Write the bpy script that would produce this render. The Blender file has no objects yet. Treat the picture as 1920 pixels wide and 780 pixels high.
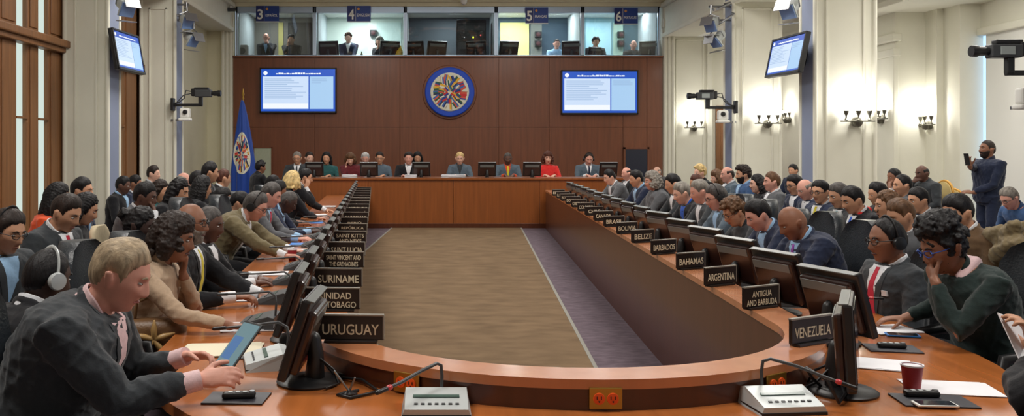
import bpy, bmesh, math, random
import numpy as np
from mathutils import Vector, Matrix, Euler
from mathutils.bvhtree import BVHTree
PI = math.pi
S = bpy.context.scene
COL = S.collection
# ---------------------------------------------------------------- camera
F, CX, CY, HC = 1650.0, 801.0, 285.0, 1.6      # focal length in pixels, principal point, eye height
cam_d = bpy.data.cameras.new('camera'); cam = bpy.data.objects.new('camera', cam_d); COL.objects.link(cam)
cam.location = (0, 0, HC); cam.rotation_euler = (PI/2, 0, 0)
cam_d.sensor_width = 36; cam_d.lens = 36*F/1920
cam_d.shift_x = (960-CX)/1920; cam_d.shift_y = (CY-390)/1920
cam_d.clip_start = .05; cam_d.clip_end = 100
S.camera = cam
# ---------------------------------------------------------------- light and exposure
S.view_settings.view_transform = 'Standard'; S.view_settings.look = 'None'
S.view_settings.exposure = 0.45; S.view_settings.gamma = 1
S.view_settings.use_curve_mapping = False
W = bpy.data.worlds.new('world'); S.world = W; W.use_nodes = True
W.node_tree.nodes['Background'].inputs[0].default_value = (.55, .68, .9, 1)
W.node_tree.nodes['Background'].inputs[1].default_value = .6
def area(name, loc, sx, sy, power, col=(1, .96, .9), rot=(0, 0, 0)):
    d = bpy.data.lights.new(name, 'AREA'); d.shape = 'RECTANGLE'; d.size = sx; d.size_y = sy; d.energy = power; d.color = col
    o = bpy.data.objects.new(name, d); COL.objects.link(o); o.location = loc; o.rotation_euler = rot
    return o
def point(name, loc, power, col=(1, .97, .92), r=.05):
    d = bpy.data.lights.new(name, 'POINT'); d.energy = power; d.color = col; d.shadow_soft_size = r
    o = bpy.data.objects.new(name, d); COL.objects.link(o); o.location = loc
    return o
# ceiling fittings of the hall (the panels they shine from are built below)
CEIL_LAMPS = [(-2.6, 3), (3.6, 3), (-2.6, 9), (3.6, 9), (-2.6, 15), (3.6, 15)]
for x, y in CEIL_LAMPS: area('ceiling_lamp_light', (x, y, 5.86), 2.2, 1.4, 150)
area('dais_lamp_light', (.6, 20.6, 5.86), 6, .8, 70)
area('aisle_lamp_light', (8.6, 12.5, 4.6), .8, 5, 110)
area('aisle_lamp_light', (8.0, 20.5, 4.3), .8, 3, 45)
# ---------------------------------------------------------------- placing
def X(px, D): return (px-CX)*D/F
def Z(py, D): return HC-(py-CY)*D/F
def half(D): return .771+.0594*D                # half width of the open well between the two tables at depth D
AX = .606                                       # axis of the table
# ---------------------------------------------------------------- materials
MATS = {}
def srgb(r, g, b):
    f = lambda c: ((c/255+.055)/1.055)**2.4 if c > 10 else c/255/12.92
    return (f(r), f(g), f(b))
def mat(name, col, rough=.6, metal=0, var=0, scale=20, bump=0, bscale=None, spec=.5, emit=None, es=1, coat=0, stretch=(1, 1, 1), sheen=0, detail=3):
    if name in MATS: return MATS[name]
    m = bpy.data.materials.new(name); m.use_nodes = True; MATS[name] = m
    nt = m.node_tree; b = nt.nodes['Principled BSDF']
    b.inputs['Base Color'].default_value = (*col, 1); b.inputs['Roughness'].default_value = rough; b.inputs['Metallic'].default_value = metal
    b.inputs['Specular IOR Level'].default_value = spec
    if coat: b.inputs['Coat Weight'].default_value = coat; b.inputs['Coat Roughness'].default_value = .12
    if sheen: b.inputs['Sheen Weight'].default_value = sheen
    if emit: b.inputs['Emission Color'].default_value = (*emit, 1); b.inputs['Emission Strength'].default_value = es
    if var or bump:
        tc = nt.nodes.new('ShaderNodeTexCoord'); mp = nt.nodes.new('ShaderNodeMapping'); mp.inputs['Scale'].default_value = stretch
        nt.links.new(tc.outputs['Object'], mp.inputs[0])
        n = nt.nodes.new('ShaderNodeTexNoise'); n.inputs['Scale'].default_value = scale; n.inputs['Detail'].default_value = detail
        nt.links.new(mp.outputs[0], n.inputs['Vector'])
        if var:
            r = nt.nodes.new('ShaderNodeValToRGB'); r.color_ramp.elements[0].position = .3; r.color_ramp.elements[1].position = .7
            r.color_ramp.elements[0].color = (*[c*(1-var) for c in col], 1); r.color_ramp.elements[1].color = (*[min(1, c*(1+var)) for c in col], 1)
            nt.links.new(n.outputs[0], r.inputs[0]); nt.links.new(r.outputs[0], b.inputs['Base Color'])
        if bump:
            n2 = n
            if bscale:
                n2 = nt.nodes.new('ShaderNodeTexNoise'); n2.inputs['Scale'].default_value = bscale; n2.inputs['Detail'].default_value = 4
                nt.links.new(mp.outputs[0], n2.inputs['Vector'])
            bp = nt.nodes.new('ShaderNodeBump'); bp.inputs['Strength'].default_value = bump; bp.inputs['Distance'].default_value = .01
            nt.links.new(n2.outputs[0], bp.inputs['Height']); nt.links.new(bp.outputs[0], b.inputs['Normal'])
    return m
def vcol_mat(name, rough=.6):
    m = mat(name, (1, 1, 1), rough)
    a = m.node_tree.nodes.new('ShaderNodeAttribute'); a.attribute_name = 'Col'
    m.node_tree.links.new(a.outputs['Color'], m.node_tree.nodes['Principled BSDF'].inputs['Base Color'])
    return m
def screen_mat(name, col, es):
    return mat(name, (0.01, .01, .01), .3, emit=col, es=es)
M_WALLWOOD = mat('wall_wood', srgb(116, 66, 40), .38, var=.16, scale=3, stretch=(6, 6, .35), detail=6, coat=.15)
M_DAISWOOD = mat('dais_wood', srgb(134, 74, 32), .32, var=.14, scale=3, stretch=(6, 6, .35), detail=6, coat=.25)
M_PANELWOOD = mat('table_panel_wood', srgb(80, 44, 30), .34, var=.14, scale=3, stretch=(5, 5, .4), detail=6, coat=.2)
M_DESK = mat('desk_wood', srgb(178, 104, 52), .22, var=.14, scale=2.2, stretch=(8, .6, 1), detail=6, coat=.5)
M_LEDGE = mat('ledge_wood', srgb(190, 124, 84), .25, var=.1, scale=2.2, stretch=(4, 4, 1), detail=6, coat=.4)
M_RISER = mat('riser_wood', srgb(78, 38, 20), .3, var=.16, scale=3, stretch=(5, 5, .5), detail=6, coat=.3)
M_FRAMEWOOD = mat('frame_wood', srgb(126, 84, 48), .45, var=.2, scale=4, stretch=(6, 6, .3), detail=6)
M_CREAM = mat('cream_plaster', srgb(222, 220, 204), .75, var=.03, scale=2, bump=.05, bscale=60)
M_CREAM2 = mat('yellow_cream_plaster', srgb(218, 212, 184), .75, var=.03, scale=2)
M_BLUEGREY = mat('cool_light_blue_grey', srgb(134, 144, 168), .6, var=.04, scale=2)  # cool light on the piers' inward faces, put into their colour
M_WHITE = mat('white_paint', srgb(236, 236, 230), .6)
M_FLOOR = mat('grey_carpet', srgb(104, 92, 100), .95, var=.22, scale=9, bump=.4, bscale=220, stretch=(1, 1.6, 1), spec=.1)
M_RUNNER = mat('brown_carpet', srgb(118, 98, 76), .95, var=.2, scale=3.2, bump=.4, bscale=200, stretch=(.9, 1.7, 1), spec=.1, detail=8)
M_RUNEDGE = mat('carpet_binding', srgb(138, 136, 128), .9)
M_BLACK = mat('black_plastic', srgb(26, 26, 28), .4, var=.1, scale=30)
M_MONTOP = mat('monitor_plastic', srgb(34, 32, 32), .32, var=.12, scale=15)
M_MONBACK = mat('monitor_back_plastic', srgb(44, 26, 22), .3, var=.1, scale=15, coat=.3)
M_DGREY = mat('dark_grey_plastic', srgb(62, 64, 66), .4)
M_SILVER = mat('silver_plastic', srgb(196, 202, 202), .38, metal=.2)
M_METAL = mat('grey_metal', srgb(150, 152, 155), .35, metal=.9)
M_BRONZE = mat('pewter_metal', srgb(112, 110, 100), .4, metal=.7)
M_BRASS = mat('brass', srgb(176, 140, 66), .35, metal=.85)
M_GOLD = mat('gold_paint', srgb(190, 142, 60), .4, metal=.4)
M_PAPER = mat('white_paper', srgb(228, 228, 232), .8, var=.03, scale=8)
M_LETTER = mat('ivory_lettering', srgb(216, 206, 178), .6)
M_PLATE = mat('nameplate_black', srgb(34, 28, 26), .35)
M_LEATHER = mat('black_leather', srgb(36, 42, 48), .36, var=.15, scale=14, bump=.25, bscale=90)
M_BEIGE = mat('beige_upholstery', srgb(190, 176, 146), .8, var=.08, scale=30)
M_GLASS = None
def glass(name, tint=(1, 1, 1), refl=.06):
    m = bpy.data.materials.new(name); m.use_nodes = True; nt = m.node_tree
    for n in list(nt.nodes): nt.nodes.remove(n)
    o = nt.nodes.new('ShaderNodeOutputMaterial'); mx = nt.nodes.new('ShaderNodeMixShader'); t = nt.nodes.new('ShaderNodeBsdfTransparent'); g = nt.nodes.new('ShaderNodeBsdfGlossy')
    t.inputs[0].default_value = (*tint, 1); g.inputs['Roughness'].default_value = .02; mx.inputs[0].default_value = refl
    nt.links.new(t.outputs[0], mx.inputs[1]); nt.links.new(g.outputs[0], mx.inputs[2]); nt.links.new(mx.outputs[0], o.inputs[0])
    return m
M_GLASS = glass('booth_glass', (.9, .94, .94))
# ---------------------------------------------------------------- mesh building
class MB:
    def __init__(s): s.v = []; s.f = []; s.c = None
    def add(s, vs, fs):
        n = len(s.v); s.v.extend([tuple(p) for p in vs]); s.f.extend([tuple(i+n for i in f) for f in fs]); return s
    def box(s, cx, cy, cz, sx, sy, sz, bev=0, mtx=None):
        bm = bmesh.new(); bmesh.ops.create_cube(bm, size=1)
        bmesh.ops.scale(bm, vec=(sx, sy, sz), verts=bm.verts)
        if bev:
            bmesh.ops.bevel(bm, geom=list(bm.edges), offset=min(bev, .49*min(sx, sy, sz)), segments=2, affect='EDGES', profile=.5)
        if mtx is not None: bmesh.ops.transform(bm, matrix=mtx, verts=bm.verts)
        bmesh.ops.translate(bm, vec=(cx, cy, cz), verts=bm.verts)
        s._take(bm); return s
    def b2(s, x0, x1, y0, y1, z0, z1, bev=0):
        return s.box((x0+x1)/2, (y0+y1)/2, (z0+z1)/2, abs(x1-x0), abs(y1-y0), abs(z1-z0), bev)
    def _take(s, bm):
        bm.verts.index_update()
        s.add([v.co[:] for v in bm.verts], [[v.index for v in f.verts] for f in bm.faces]); bm.free()
    def prism(s, poly, z0, z1):
        n = len(poly)
        a = sum(poly[i][0]*poly[(i+1) % n][1]-poly[(i+1) % n][0]*poly[i][1] for i in range(n))
        if a < 0: poly = poly[::-1]
        vs = [(x, y, z0) for x, y in poly]+[(x, y, z1) for x, y in poly]
        fs = [list(range(n))[::-1], list(range(n, 2*n))]+[[i, (i+1) % n, n+(i+1) % n, n+i] for i in range(n)]
        return s.add(vs, fs)
    def lathe(s, prof, n=24, c=(0, 0, 0), axis='z', mtx=None):
        vs = []; fs = []
        m = len(prof)
        for i in range(n):
            a = 2*PI*i/n
            for r, h in prof:
                p = Vector((r*math.cos(a), r*math.sin(a), h))
                if axis == 'x': p = Vector((p.z, p.x, p.y))
                if axis == 'y': p = Vector((p.y, p.z, p.x))
                if mtx is not None: p = mtx @ p
                vs.append((p.x+c[0], p.y+c[1], p.z+c[2]))
        for i in range(n):
            j = (i+1) % n
            for k in range(m-1): fs.append([i*m+k, j*m+k, j*m+k+1, i*m+k+1])
        fs.append([i*m for i in range(n)][::-1]); fs.append([i*m+m-1 for i in range(n)])
        return s.add(vs, fs)
    def cyl(s, c, r, h, n=20, axis='z', r2=None, mtx=None):
        return s.lathe([(r, 0), (r if r2 is None else r2, h)], n, c, axis, mtx)
    def tube(s, pts, rad, n=10):
        pts = [Vector(p) for p in pts]; rs = rad if isinstance(rad, (list, tuple)) else [rad]*len(pts)
        vs, fs = tube_geo(pts, rs, n); return s.add(vs, fs)
    def build(s, name, m, parent=None, loc=(0, 0, 0), rot=(0, 0, 0), smooth=None):
        me = bpy.data.meshes.new(name); me.from_pydata(s.v, [], s.f); me.validate()
        bm = bmesh.new(); bm.from_mesh(me); bmesh.ops.recalc_face_normals(bm, faces=bm.faces); bm.to_mesh(me); bm.free()
        if s.c is not None:
            at = me.color_attributes.new('Col', 'FLOAT_COLOR', 'CORNER')
            cols = []
            for p in me.polygons: cols += list((*s.c[p.index], 1))*p.loop_total
            at.data.foreach_set('color', cols)
        if m: me.materials.append(m)
        if smooth is not None: shade(me, smooth)
        return link(name, me, parent, loc, rot)
def shade(me, ang=40):
    me.polygons.foreach_set('use_smooth', [True]*len(me.polygons))
    me.set_sharp_from_angle(angle=math.radians(ang)) if ang < 180 else None
def link(name, me, parent=None, loc=(0, 0, 0), rot=(0, 0, 0)):
    o = bpy.data.objects.new(name, me); COL.objects.link(o)
    if parent: o.parent = parent
    o.location = loc; o.rotation_euler = rot
    return o
def tube_geo(pts, rs, n=10, ry=None, up=None, caps=True):
    """swept tube with rounded ends; rs lateral radii, ry radii along the other axis"""
    P = list(pts); R = list(rs); Q = list(ry) if ry else list(rs)
    if caps:
        d0 = (P[0]-P[1]).normalized(); d1 = (P[-1]-P[-2]).normalized()
        r0 = min(R[0], Q[0]); r1 = min(R[-1], Q[-1])
        pre = [(P[0]+d0*r0*a, R[0]*b, Q[0]*b) for a, b in ((1, .12), (.86, .5), (.5, .86))]
        post = [(P[-1]+d1*r1*a, R[-1]*b, Q[-1]*b) for a, b in ((.5, .86), (.86, .5), (1, .12))]
        P = [p for p, _, _ in pre]+P+[p for p, _, _ in post]; R = [r for _, r, _ in pre]+R+[r for _, r, _ in post]; Q = [q for _, _, q in pre]+Q+[q for _, _, q in post]
    vs = []; fs = []; m = len(P); U = None
    for i in range(m):
        t = (P[min(i+1, m-1)]-P[max(i-1, 0)]).normalized()
        if up is not None: U = (up-t*up.dot(t)).normalized()
        elif U is None:
            a = Vector((0, 0, 1)) if abs(t.z) < .9 else Vector((1, 0, 0)); U = (a-t*a.dot(t)).normalized()
        else: U = (U-t*U.dot(t)).normalized()
        V = t.cross(U)
        for k in range(n):
            a = 2*PI*k/n; vs.append(P[i]+U*(math.cos(a)*Q[i])+V*(math.sin(a)*R[i]))
    for i in range(m-1):
        for k in range(n):
            l = (k+1) % n; fs.append((i*n+k, i*n+l, (i+1)*n+l, (i+1)*n+k))
    fs.append(tuple(range(n))[::-1]); fs.append(tuple((m-1)*n+k for k in range(n)))
    return vs, fs
def thing(name, label, cat, loc=(0, 0, 0), rz=0, group=None):
    o = bpy.data.objects.new(name, None); COL.objects.link(o); o.empty_display_size = .1
    o.location = loc; o.rotation_euler = (0, 0, rz); tag(o, label, cat, group); return o
def tag(o, label, cat, group=None):
    o['label'] = label; o['category'] = cat
    if group: o['group'] = group
    return o
def struct(name, mb, m, smooth=None):
    o = mb.build(name, m, smooth=smooth); o['kind'] = 'structure'; return o
def copy_tree(o, parent=None, keep=None):
    c = o.copy(); COL.objects.link(c)
    if parent: c.parent = parent
    for ch in list(o.children): copy_tree(ch, c)
    return c
def dup(o, label, loc, rz=0, group=None):
    c = copy_tree(o); c.location = loc; c.rotation_euler = (0, 0, rz); c['label'] = label
    if group: c['group'] = group
    return c
TMP = bpy.data.scenes.new('work')
def scratch():
    with bpy.context.temp_override(scene=TMP, view_layer=TMP.view_layers[0]):
        dg = bpy.context.evaluated_depsgraph_get(); dg.update(); return dg
def evaluated(vs, fs, mods):
    """mesh after modifiers, worked out in a scratch scene"""
    me = bpy.data.meshes.new('w'); me.from_pydata([tuple(v) for v in vs], [], [tuple(f) for f in fs]); me.update()
    bm = bmesh.new(); bm.from_mesh(me); bmesh.ops.recalc_face_normals(bm, faces=bm.faces); bm.to_mesh(me); bm.free()
    o = bpy.data.objects.new('w', me); TMP.collection.objects.link(o)
    for k, kw in mods:
        md = o.modifiers.new(k, k)
        for a, b in kw.items(): setattr(md, a, b)
    dg = scratch()
    r = bpy.data.meshes.new_from_object(o.evaluated_get(dg), depsgraph=dg)
    bpy.data.objects.remove(o); bpy.data.meshes.remove(me)
    return r
def text_mesh(txt, size=1.0, bold=.0, extrude=0.0):
    c = bpy.data.curves.new('t', 'FONT'); c.body = txt; c.size = size; c.align_x = 'CENTER'; c.align_y = 'CENTER'; c.offset = bold; c.extrude = extrude; c.resolution_u = 3
    o = bpy.data.objects.new('t', c); TMP.collection.objects.link(o); dg = scratch()
    r = bpy.data.meshes.new_from_object(o.evaluated_get(dg), depsgraph=dg)
    bpy.data.objects.remove(o); bpy.data.curves.remove(c)
    return r
def lettering(name, txt, w, h, m, parent, loc, rot=(PI/2, 0, 0), bold=.012):
    """letters fitted into a w x h field, standing in the x-z plane and read from -y"""
    me = text_mesh(txt, 1, bold)
    co = np.zeros(len(me.vertices)*3); me.vertices.foreach_get('co', co); co = co.reshape(-1, 3)
    mn, mx = co.min(0), co.max(0); sz = mx-mn
    co -= (mn+mx)/2; co[:, 0] *= w/max(sz[0], 1e-6); co[:, 1] *= h/max(sz[1], 1e-6)
    me.vertices.foreach_set('co', co.ravel()); me.update(); me.materials.append(m)
    return link(name, me, parent, loc, rot)
# ================================================================ the room
D1, D2 = 18.46, 23.8
XL, XR = -5.25, 6.375
ZS, ZB = 4.2, 5.54          # booth sill and booth head
struct('floor', MB().b2(-9, 13, -4, 26.5, -.1, 0), M_FLOOR)
rn = [(-.728, 18.44), (1.953, 18.44), (AX+.42, 3.4), (AX-.42, 3.4)]
def xl(D): return -.728+(D-18.44)*.0594
def xr(D): return 1.953+(D-18.44)*.0607
mb = MB().prism([(xl(18.44), 18.44), (xr(18.44), 18.44), (xr(3.3), 3.3), (xl(3.3), 3.3)], .001, .012)
rug = mb.build('carpet_runner', M_RUNNER); tag(rug, 'long brown carpet runner on the floor between the two tables', 'carpet')
for s, fx in ((-1, xl), (1, xr)):
    MB().prism([(fx(18.44)+s*.0, 18.44), (fx(18.44)+s*.03, 18.44), (fx(3.3)+s*.03, 3.3), (fx(3.3), 3.3)], .001, .014).build('binding', M_RUNEDGE, rug)
# back wall: dark wood sheets with open joints
mb = MB(); mb.b2(XL, XR, D2+.03, D2+.3, 0, ZS-.05)
zs = [0, 2.27, ZS-.04]; xs = [XL, X(590, D2), X(750, D2), X(935, D2), X(1030, D2), X(1168, D2), X(1213, D2), XR]
for i in range(len(xs)-1):
    for j in range(2):
        mb.b2(xs[i]+.004, xs[i+1]-.004, D2, D2+.05, zs[j]+.004, zs[j+1]-.004, .003)
struct('wall_back', mb, M_WALLWOOD)
struct('trim_1', MB().b2(XL, XR, D2-.05, D2+.25, ZS-.05, ZS, .01), M_WALLWOOD)
struct('wall_back_header', MB().b2(XL-.3, XR+.3, D2-.02, D2+.3, ZB, 6.3).b2(XL-.3, XR+.3, D2-.1, D2+.1, ZB+.1, ZB+.2, .03).b2(XL-.3, XR+.3, D2-.16, D2+.1, ZB+.2, ZB+.28, .03), M_CREAM2)
struct('ceiling', MB().b2(-9, 13, -4, 26.5, 6.0, 6.1), M_WHITE)
struct('wall_front', MB().b2(-9, 13, -4.2, -4, 0, 6.1), M_CREAM)
# side returns of the back wall with sconce panel
mb = MB(); mb.b2(XR, 13, D2+.02, D2+.3, 0, 6.1)
for x0, x1 in ((6.72, 7.5),):
    for a, b, c, d in ((x0, x0+.04, .25, 4.65), (x1-.04, x1, .25, 4.65), (x0, x1, .25, .29), (x0, x1, 4.61, 4.65)): mb.b2(a, b, D2-.01, D2+.04, c, d, .008)
mb.b2(7.56, 7.7, D2-.06, D2+.05, 0, 4.7, .01)
struct('wall_back_right', mb, M_CREAM)
mb = MB(); mb.b2(-9, XL, D2+.02, D2+.3, 0, 6.1).b2(-5.6, -5.52, D2-.01, D2+.05, .2, 4.7, .01)
struct('wall_back_left', mb, M_CREAM2)
for s, x in ((-1, XL-.02), (1, XR+.02)):     # clustered corner mouldings
    mb = MB()
    for k in range(3): mb.lathe([(.055, 0), (.055, 5.6)], 12, (x+s*(.04+.1*k), D2-.02-.02*k, 0))
    mb.b2(x-.02, x+s*.34, D2-.08, D2+.1, 0, .3, .01); mb.b2(x-.04, x+s*.36, D2-.12, D2+.1, 4.95, 5.2, .02)
    o = struct('trim_2' if s < 0 else 'trim_3', mb, M_CREAM, 40)
# piers
def pier(name, x0, x1, y0, y1, inner, ztop=6.0):
    """free standing pier: cream faces with a framed panel towards the hall end, inward face coloured blue grey for cool light"""
    mb = MB().b2(x0, x1, y0, y1, 0, ztop)
    w = x1-x0
    for a, b, c, d in ((x0+.16, x0+.2, .3, 4.6), (x1-.2, x1-.16, .3, 4.6), (x0+.16, x1-.16, .3, .34), (x0+.16, x1-.16, 4.56, 4.6)): mb.b2(a, b, y0-.025, y0+.02, c, d, .008)
    mb.b2(x0-.03, x1+.03, y0-.04, y1+.04, 0, .22, .015)
    for a in (x0, x1): mb.lathe([(.04, .2), (.04, ztop)], 10, (a, y0, 0)); mb.lathe([(.035, .2), (.035, ztop)], 10, (a, y1, 0))
    o = struct(name, mb, M_CREAM, 40)
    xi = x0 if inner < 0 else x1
    f = MB().b2(xi-.012, xi+.012, y0+.05, y1-.05, .24, 5.6, .004).build('cool_light_panel', M_BLUEGREY, o)  # thin sheet that carries the cool light as colour
    return o
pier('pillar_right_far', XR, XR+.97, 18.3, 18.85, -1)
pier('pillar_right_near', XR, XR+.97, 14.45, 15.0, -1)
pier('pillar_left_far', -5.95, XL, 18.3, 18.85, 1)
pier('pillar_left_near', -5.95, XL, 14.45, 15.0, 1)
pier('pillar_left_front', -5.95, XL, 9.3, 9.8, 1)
# beams over the aisles, cornice along them
for nm, x0, x1, zb, s in (('beam_right', XR+.03, XR+.9, 4.72, -1), ('beam_left', -6.1, XL-.03, 4.87, 1)):
    mb = MB().b2(x0, x1, 3, D2, zb, 6.0); xi = x0 if s < 0 else x1
    mb.b2(xi-.07, xi+.07, 3, D2, zb-.03, zb+.08, .02); mb.b2(xi-.1, xi+.1, 3, D2, 5.5, 5.62, .03)
    struct(nm, mb, M_CREAM)
struct('ceiling_aisle', MB().b2(XR+.9, 13, 3, D2, 4.72, 4.85), M_WHITE)
struct('ceiling_bay', MB().b2(8.7, 13, 16.0, D2, 4.38, 4.72).b2(8.64, 8.76, 16.0, D2, 4.34, 4.46, .02), M_CREAM)
# right outer wall in plan, stepping outwards towards the window
P = [(9.3, D2+.1), (9.3, 17.5), (9.9, 17.5), (9.9, 17.1), (10.03, 17.1), (10.03, 16.57), (10.41, 16.57), (13, 16.57), (13, D2+.1)]
mb = MB().prism(P, 0, 4.75); mb.b2(9.24, 9.4, 17.44, 18.3, 3.5, 3.66, .02).b2(9.2, 9.4, 17.4, 18.34, 3.8, 3.95, .02).b2(9.26, 9.36, 17.47, 18.25, 0, 3.5, .01)
struct('wall_right', mb, M_CREAM)
struct('wall_right_window', MB().b2(10.41, 10.6, -4, 16.57, 3.9, 6.0).b2(10.33, 10.5, 3, 16.56, 3.78, 3.92, .02).b2(10.41, 10.6, -4, 16.57, 0, .5), M_CREAM)
M_SKYGLASS = screen_mat('daylit_glass', (.42, .66, 1.0), 1.15)
w = struct('window_1', MB().b2(10.47, 10.5, 2, 16.57, .5, 3.8), M_SKYGLASS)
b = MB()
b.b2(10.425, 10.435, 3, 16.42, .55, 3.8, .002)
o = b.build('roller_blind', mat('blind_fabric', srgb(226, 226, 220), .8)); tag(o, 'white blind drawn down over the window beside the standing man', 'blind')
MB().b2(10.415, 10.46, 3, 16.42, .5, .55, .01).build('bottom_rail', M_WHITE, o)
# right door in the far wall
d = MB().b2(7.8, 8.7, D2-.06, D2+.04, 0, 2.85, .01)
for a, c in ((.2, 1.2), (1.4, 2.6)): d.b2(7.92, 8.58, D2-.075, D2, a, c, .01)
d = struct('door_1', d, M_FRAMEWOOD); MB().lathe([(.012, -.03), (.03, -.02), (.03, .02)], 12, (7.9, D2-.1, 1.05), 'y').build('handle', M_BRASS, d)
# dark door and pale panel in the back wall
dk = mat('dark_blue_paint', srgb(30, 34, 52), .4)
x0, x1 = X(1172, D2), X(1213, D2)
d = struct('door_2', MB().b2(x0, x1, D2-.05, D2+.03, 0, 1.68, .006), dk)
MB().b2(x0-.05, x0, D2-.06, D2+.02, 0, 1.73).b2(x1, x1+.05, D2-.06, D2+.02, 0, 1.73).b2(x0-.05, x1+.05, D2-.06, D2+.02, 1.68, 1.73).build('door_frame', M_WALLWOOD, d)
x0, x1 = X(477, D2), X(509, D2)
m1 = MB().b2(x0, x1, D2-.04, D2+.02, .9, 1.7, .005).build('wall_panel', mat('pale_glass_panel', srgb(176, 182, 160), .12, var=.05)); tag(m1, 'pale glass panel on dark wood wall behind the blue flag', 'panel')
MB().b2(x0-.03, x1+.03, D2-.05, D2-.0, 1.7, 1.73).b2(x1, x1+.03, D2-.05, D2, .87, 1.73).b2(x0-.03, x0, D2-.05, D2, .87, 1.73).build('frame', M_WALLWOOD, m1)
# left outer wall: timber posts with narrow daylit panes and a transom rail
struct('wall_left', MB().b2(-6.3, -6.15, -4, D2+.1, 0, 6.0), M_FRAMEWOOD)
SL = [(5.6, 6.0), (6.7, 7.0), (8.1, 8.4), (10.4, 10.7), (11.4, 11.7), (12.1, 12.35), (12.95, 13.24), (13.68, 13.98), (17.2, 17.5), (16.2, 16.5)]
M_PANE = screen_mat('frosted_daylit_pane', (.66, .78, .72), .7)
mb = MB(); prev = 3.0
ys = sorted(SL)
for (a, b2_) in ys+[(18.3, 18.3)]:
    if a-prev > .02:
        mb.b2(-6.16, -6.03, prev+.02, a-.02, 0, 6.0, .02)
        if a-prev > .3: mb.b2(-6.05, -6.01, prev+.1, a-.1, .1, 3.2, .01); mb.b2(-6.05, -6.01, prev+.1, a-.1, 3.5, 5.8, .01)
    prev = b2_
mb.b2(-6.16, -5.86, 3, 18.3, 3.3, 3.42, .02); mb.b2(-6.16, -5.92, 3, 18.3, 3.22, 3.3, .01)
struct('wall_left_posts', mb, M_FRAMEWOOD)
for i, (a, b2_) in enumerate(ys):
    w = struct('window_%d' % (i+2), MB().b2(-6.14, -6.1, a-.03, b2_+.03, .25, 6.0), M_PANE)
    MB().b2(-6.12, -6.02, a-.03, b2_+.03, 2.1, 2.13).b2(-6.12, -6.02, a-.03, b2_+.03, 4.6, 4.63).build('glazing_bar', M_FRAMEWOOD, w)
struct('wall_left_far', MB().b2(-6.16, -5.95, 18.85, D2+.1, 0, 4.9), M_CREAM2)
# ceiling light fittings (out of the frame, they light the hall)
for x, y in CEIL_LAMPS:
    o = MB().b2(x-1.15, x+1.15, y-.75, y+.75, 5.92, 6.0, .02).build('trim_%d' % (10+int(x+y)), M_WHITE); o['kind'] = 'structure'
# ---------------------------------------------------------------- interpreters' booths behind glass
BY = D2+2.4
def bcol(n, r, g, b_): return mat(n, srgb(r, g, b_), .7, var=.03, scale=3)
struct('floor_booth', MB().b2(XL, XR, D2+.3, BY+.2, 3.4, 3.5), M_DGREY)
struct('ceiling_booth', MB().b2(XL, XR, D2+.3, BY+.2, 5.6, 5.7), M_WHITE)
def BX(px, D=D2+.15): return X(px, D)
BB = [(443, 590, bcol('booth_grey', 120, 116, 108)), (590, 760, bcol('booth_pale_green', 214, 226, 216)), (760, 930, bcol('booth_slate', 96, 106, 114)), (930, 1092, bcol('booth_teal', 74, 92, 104)), (1092, 1236, bcol('booth_blue', 140, 178, 186))]
for k, (a, b2_, m) in enumerate(BB):
    xa, xb = BX(a)*1.0, BX(b2_)
    struct('wall_booth_%d' % (k+1), MB().b2(xa-.03, xb+.03, BY, BY+.1, 3.5, 5.6), m)
for k, px in enumerate((443, 592, 760, 932, 1092, 1236)):
    x = BX(px); struct('partition_%d' % (k+1), MB().b2(x-.05, x+.05, D2+.32, BY, 3.5, 5.6), bcol('booth_partition', 190, 200, 204))
# coloured wall sheets and doors seen inside the booths
def sheet(px0, px1, m, z0=3.5, z1=5.45, y=BY-.04, n=0):
    sc = BY/F
    struct('trim_%d' % n, MB().b2((px0-CX)*y/F, (px1-CX)*y/F, y, y+.05, z0, z1, .004), m)
sheet(540, 583, bcol('booth_dark_door', 62, 58, 54), n=40)
sheet(706, 752, bcol('booth_pale_door', 206, 226, 220), n=41)
sheet(690, 706, bcol('booth_white', 226, 230, 224), n=42)
sheet(938, 992, bcol('booth_yellow', 220, 214, 140), n=43)
sheet(995, 1016, bcol('booth_grey_post', 120, 122, 116), n=44)
sheet(1016, 1064, bcol('booth_dark_teal', 52, 72, 88), n=45)
sheet(1098, 1146, bcol('booth_sky', 164, 206, 220), n=46)
sheet(1150, 1168, bcol('booth_sage', 170, 196, 180), n=47)
sheet(1170, 1210, bcol('booth_dark_blue', 64, 92, 104), n=48)
sheet(522, 531, bcol('booth_yellow2', 190, 180, 110), n=49)
BL = [(515, 8), (676, 20), (845, 9), (960, 20), (1040, 9), (1120, 12), (1200, 8)]
for px, p in BL: area('booth_lamp_light', (X(px, D2+1.6), D2+1.5, 5.57), .5, .5, p*2.0, (.93, .98, 1))
def tilt_pane(w, xa, xb):
    # the panes lean outwards at the top, as booth glass does against reflections
    o = w.children[0]; me = o.data; c = Vector(((xa+xb)/2, D2+.12, (ZS+ZB)/2-.06))
    R = Matrix.Rotation(math.radians(9), 4, 'X')
    for v in me.vertices:
        p = R @ Vector((v.co.x-c.x, v.co.y-D2-.1, v.co.z)); v.co = (p.x+c.x, p.y+c.y, p.z*.93+c.z)
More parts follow.
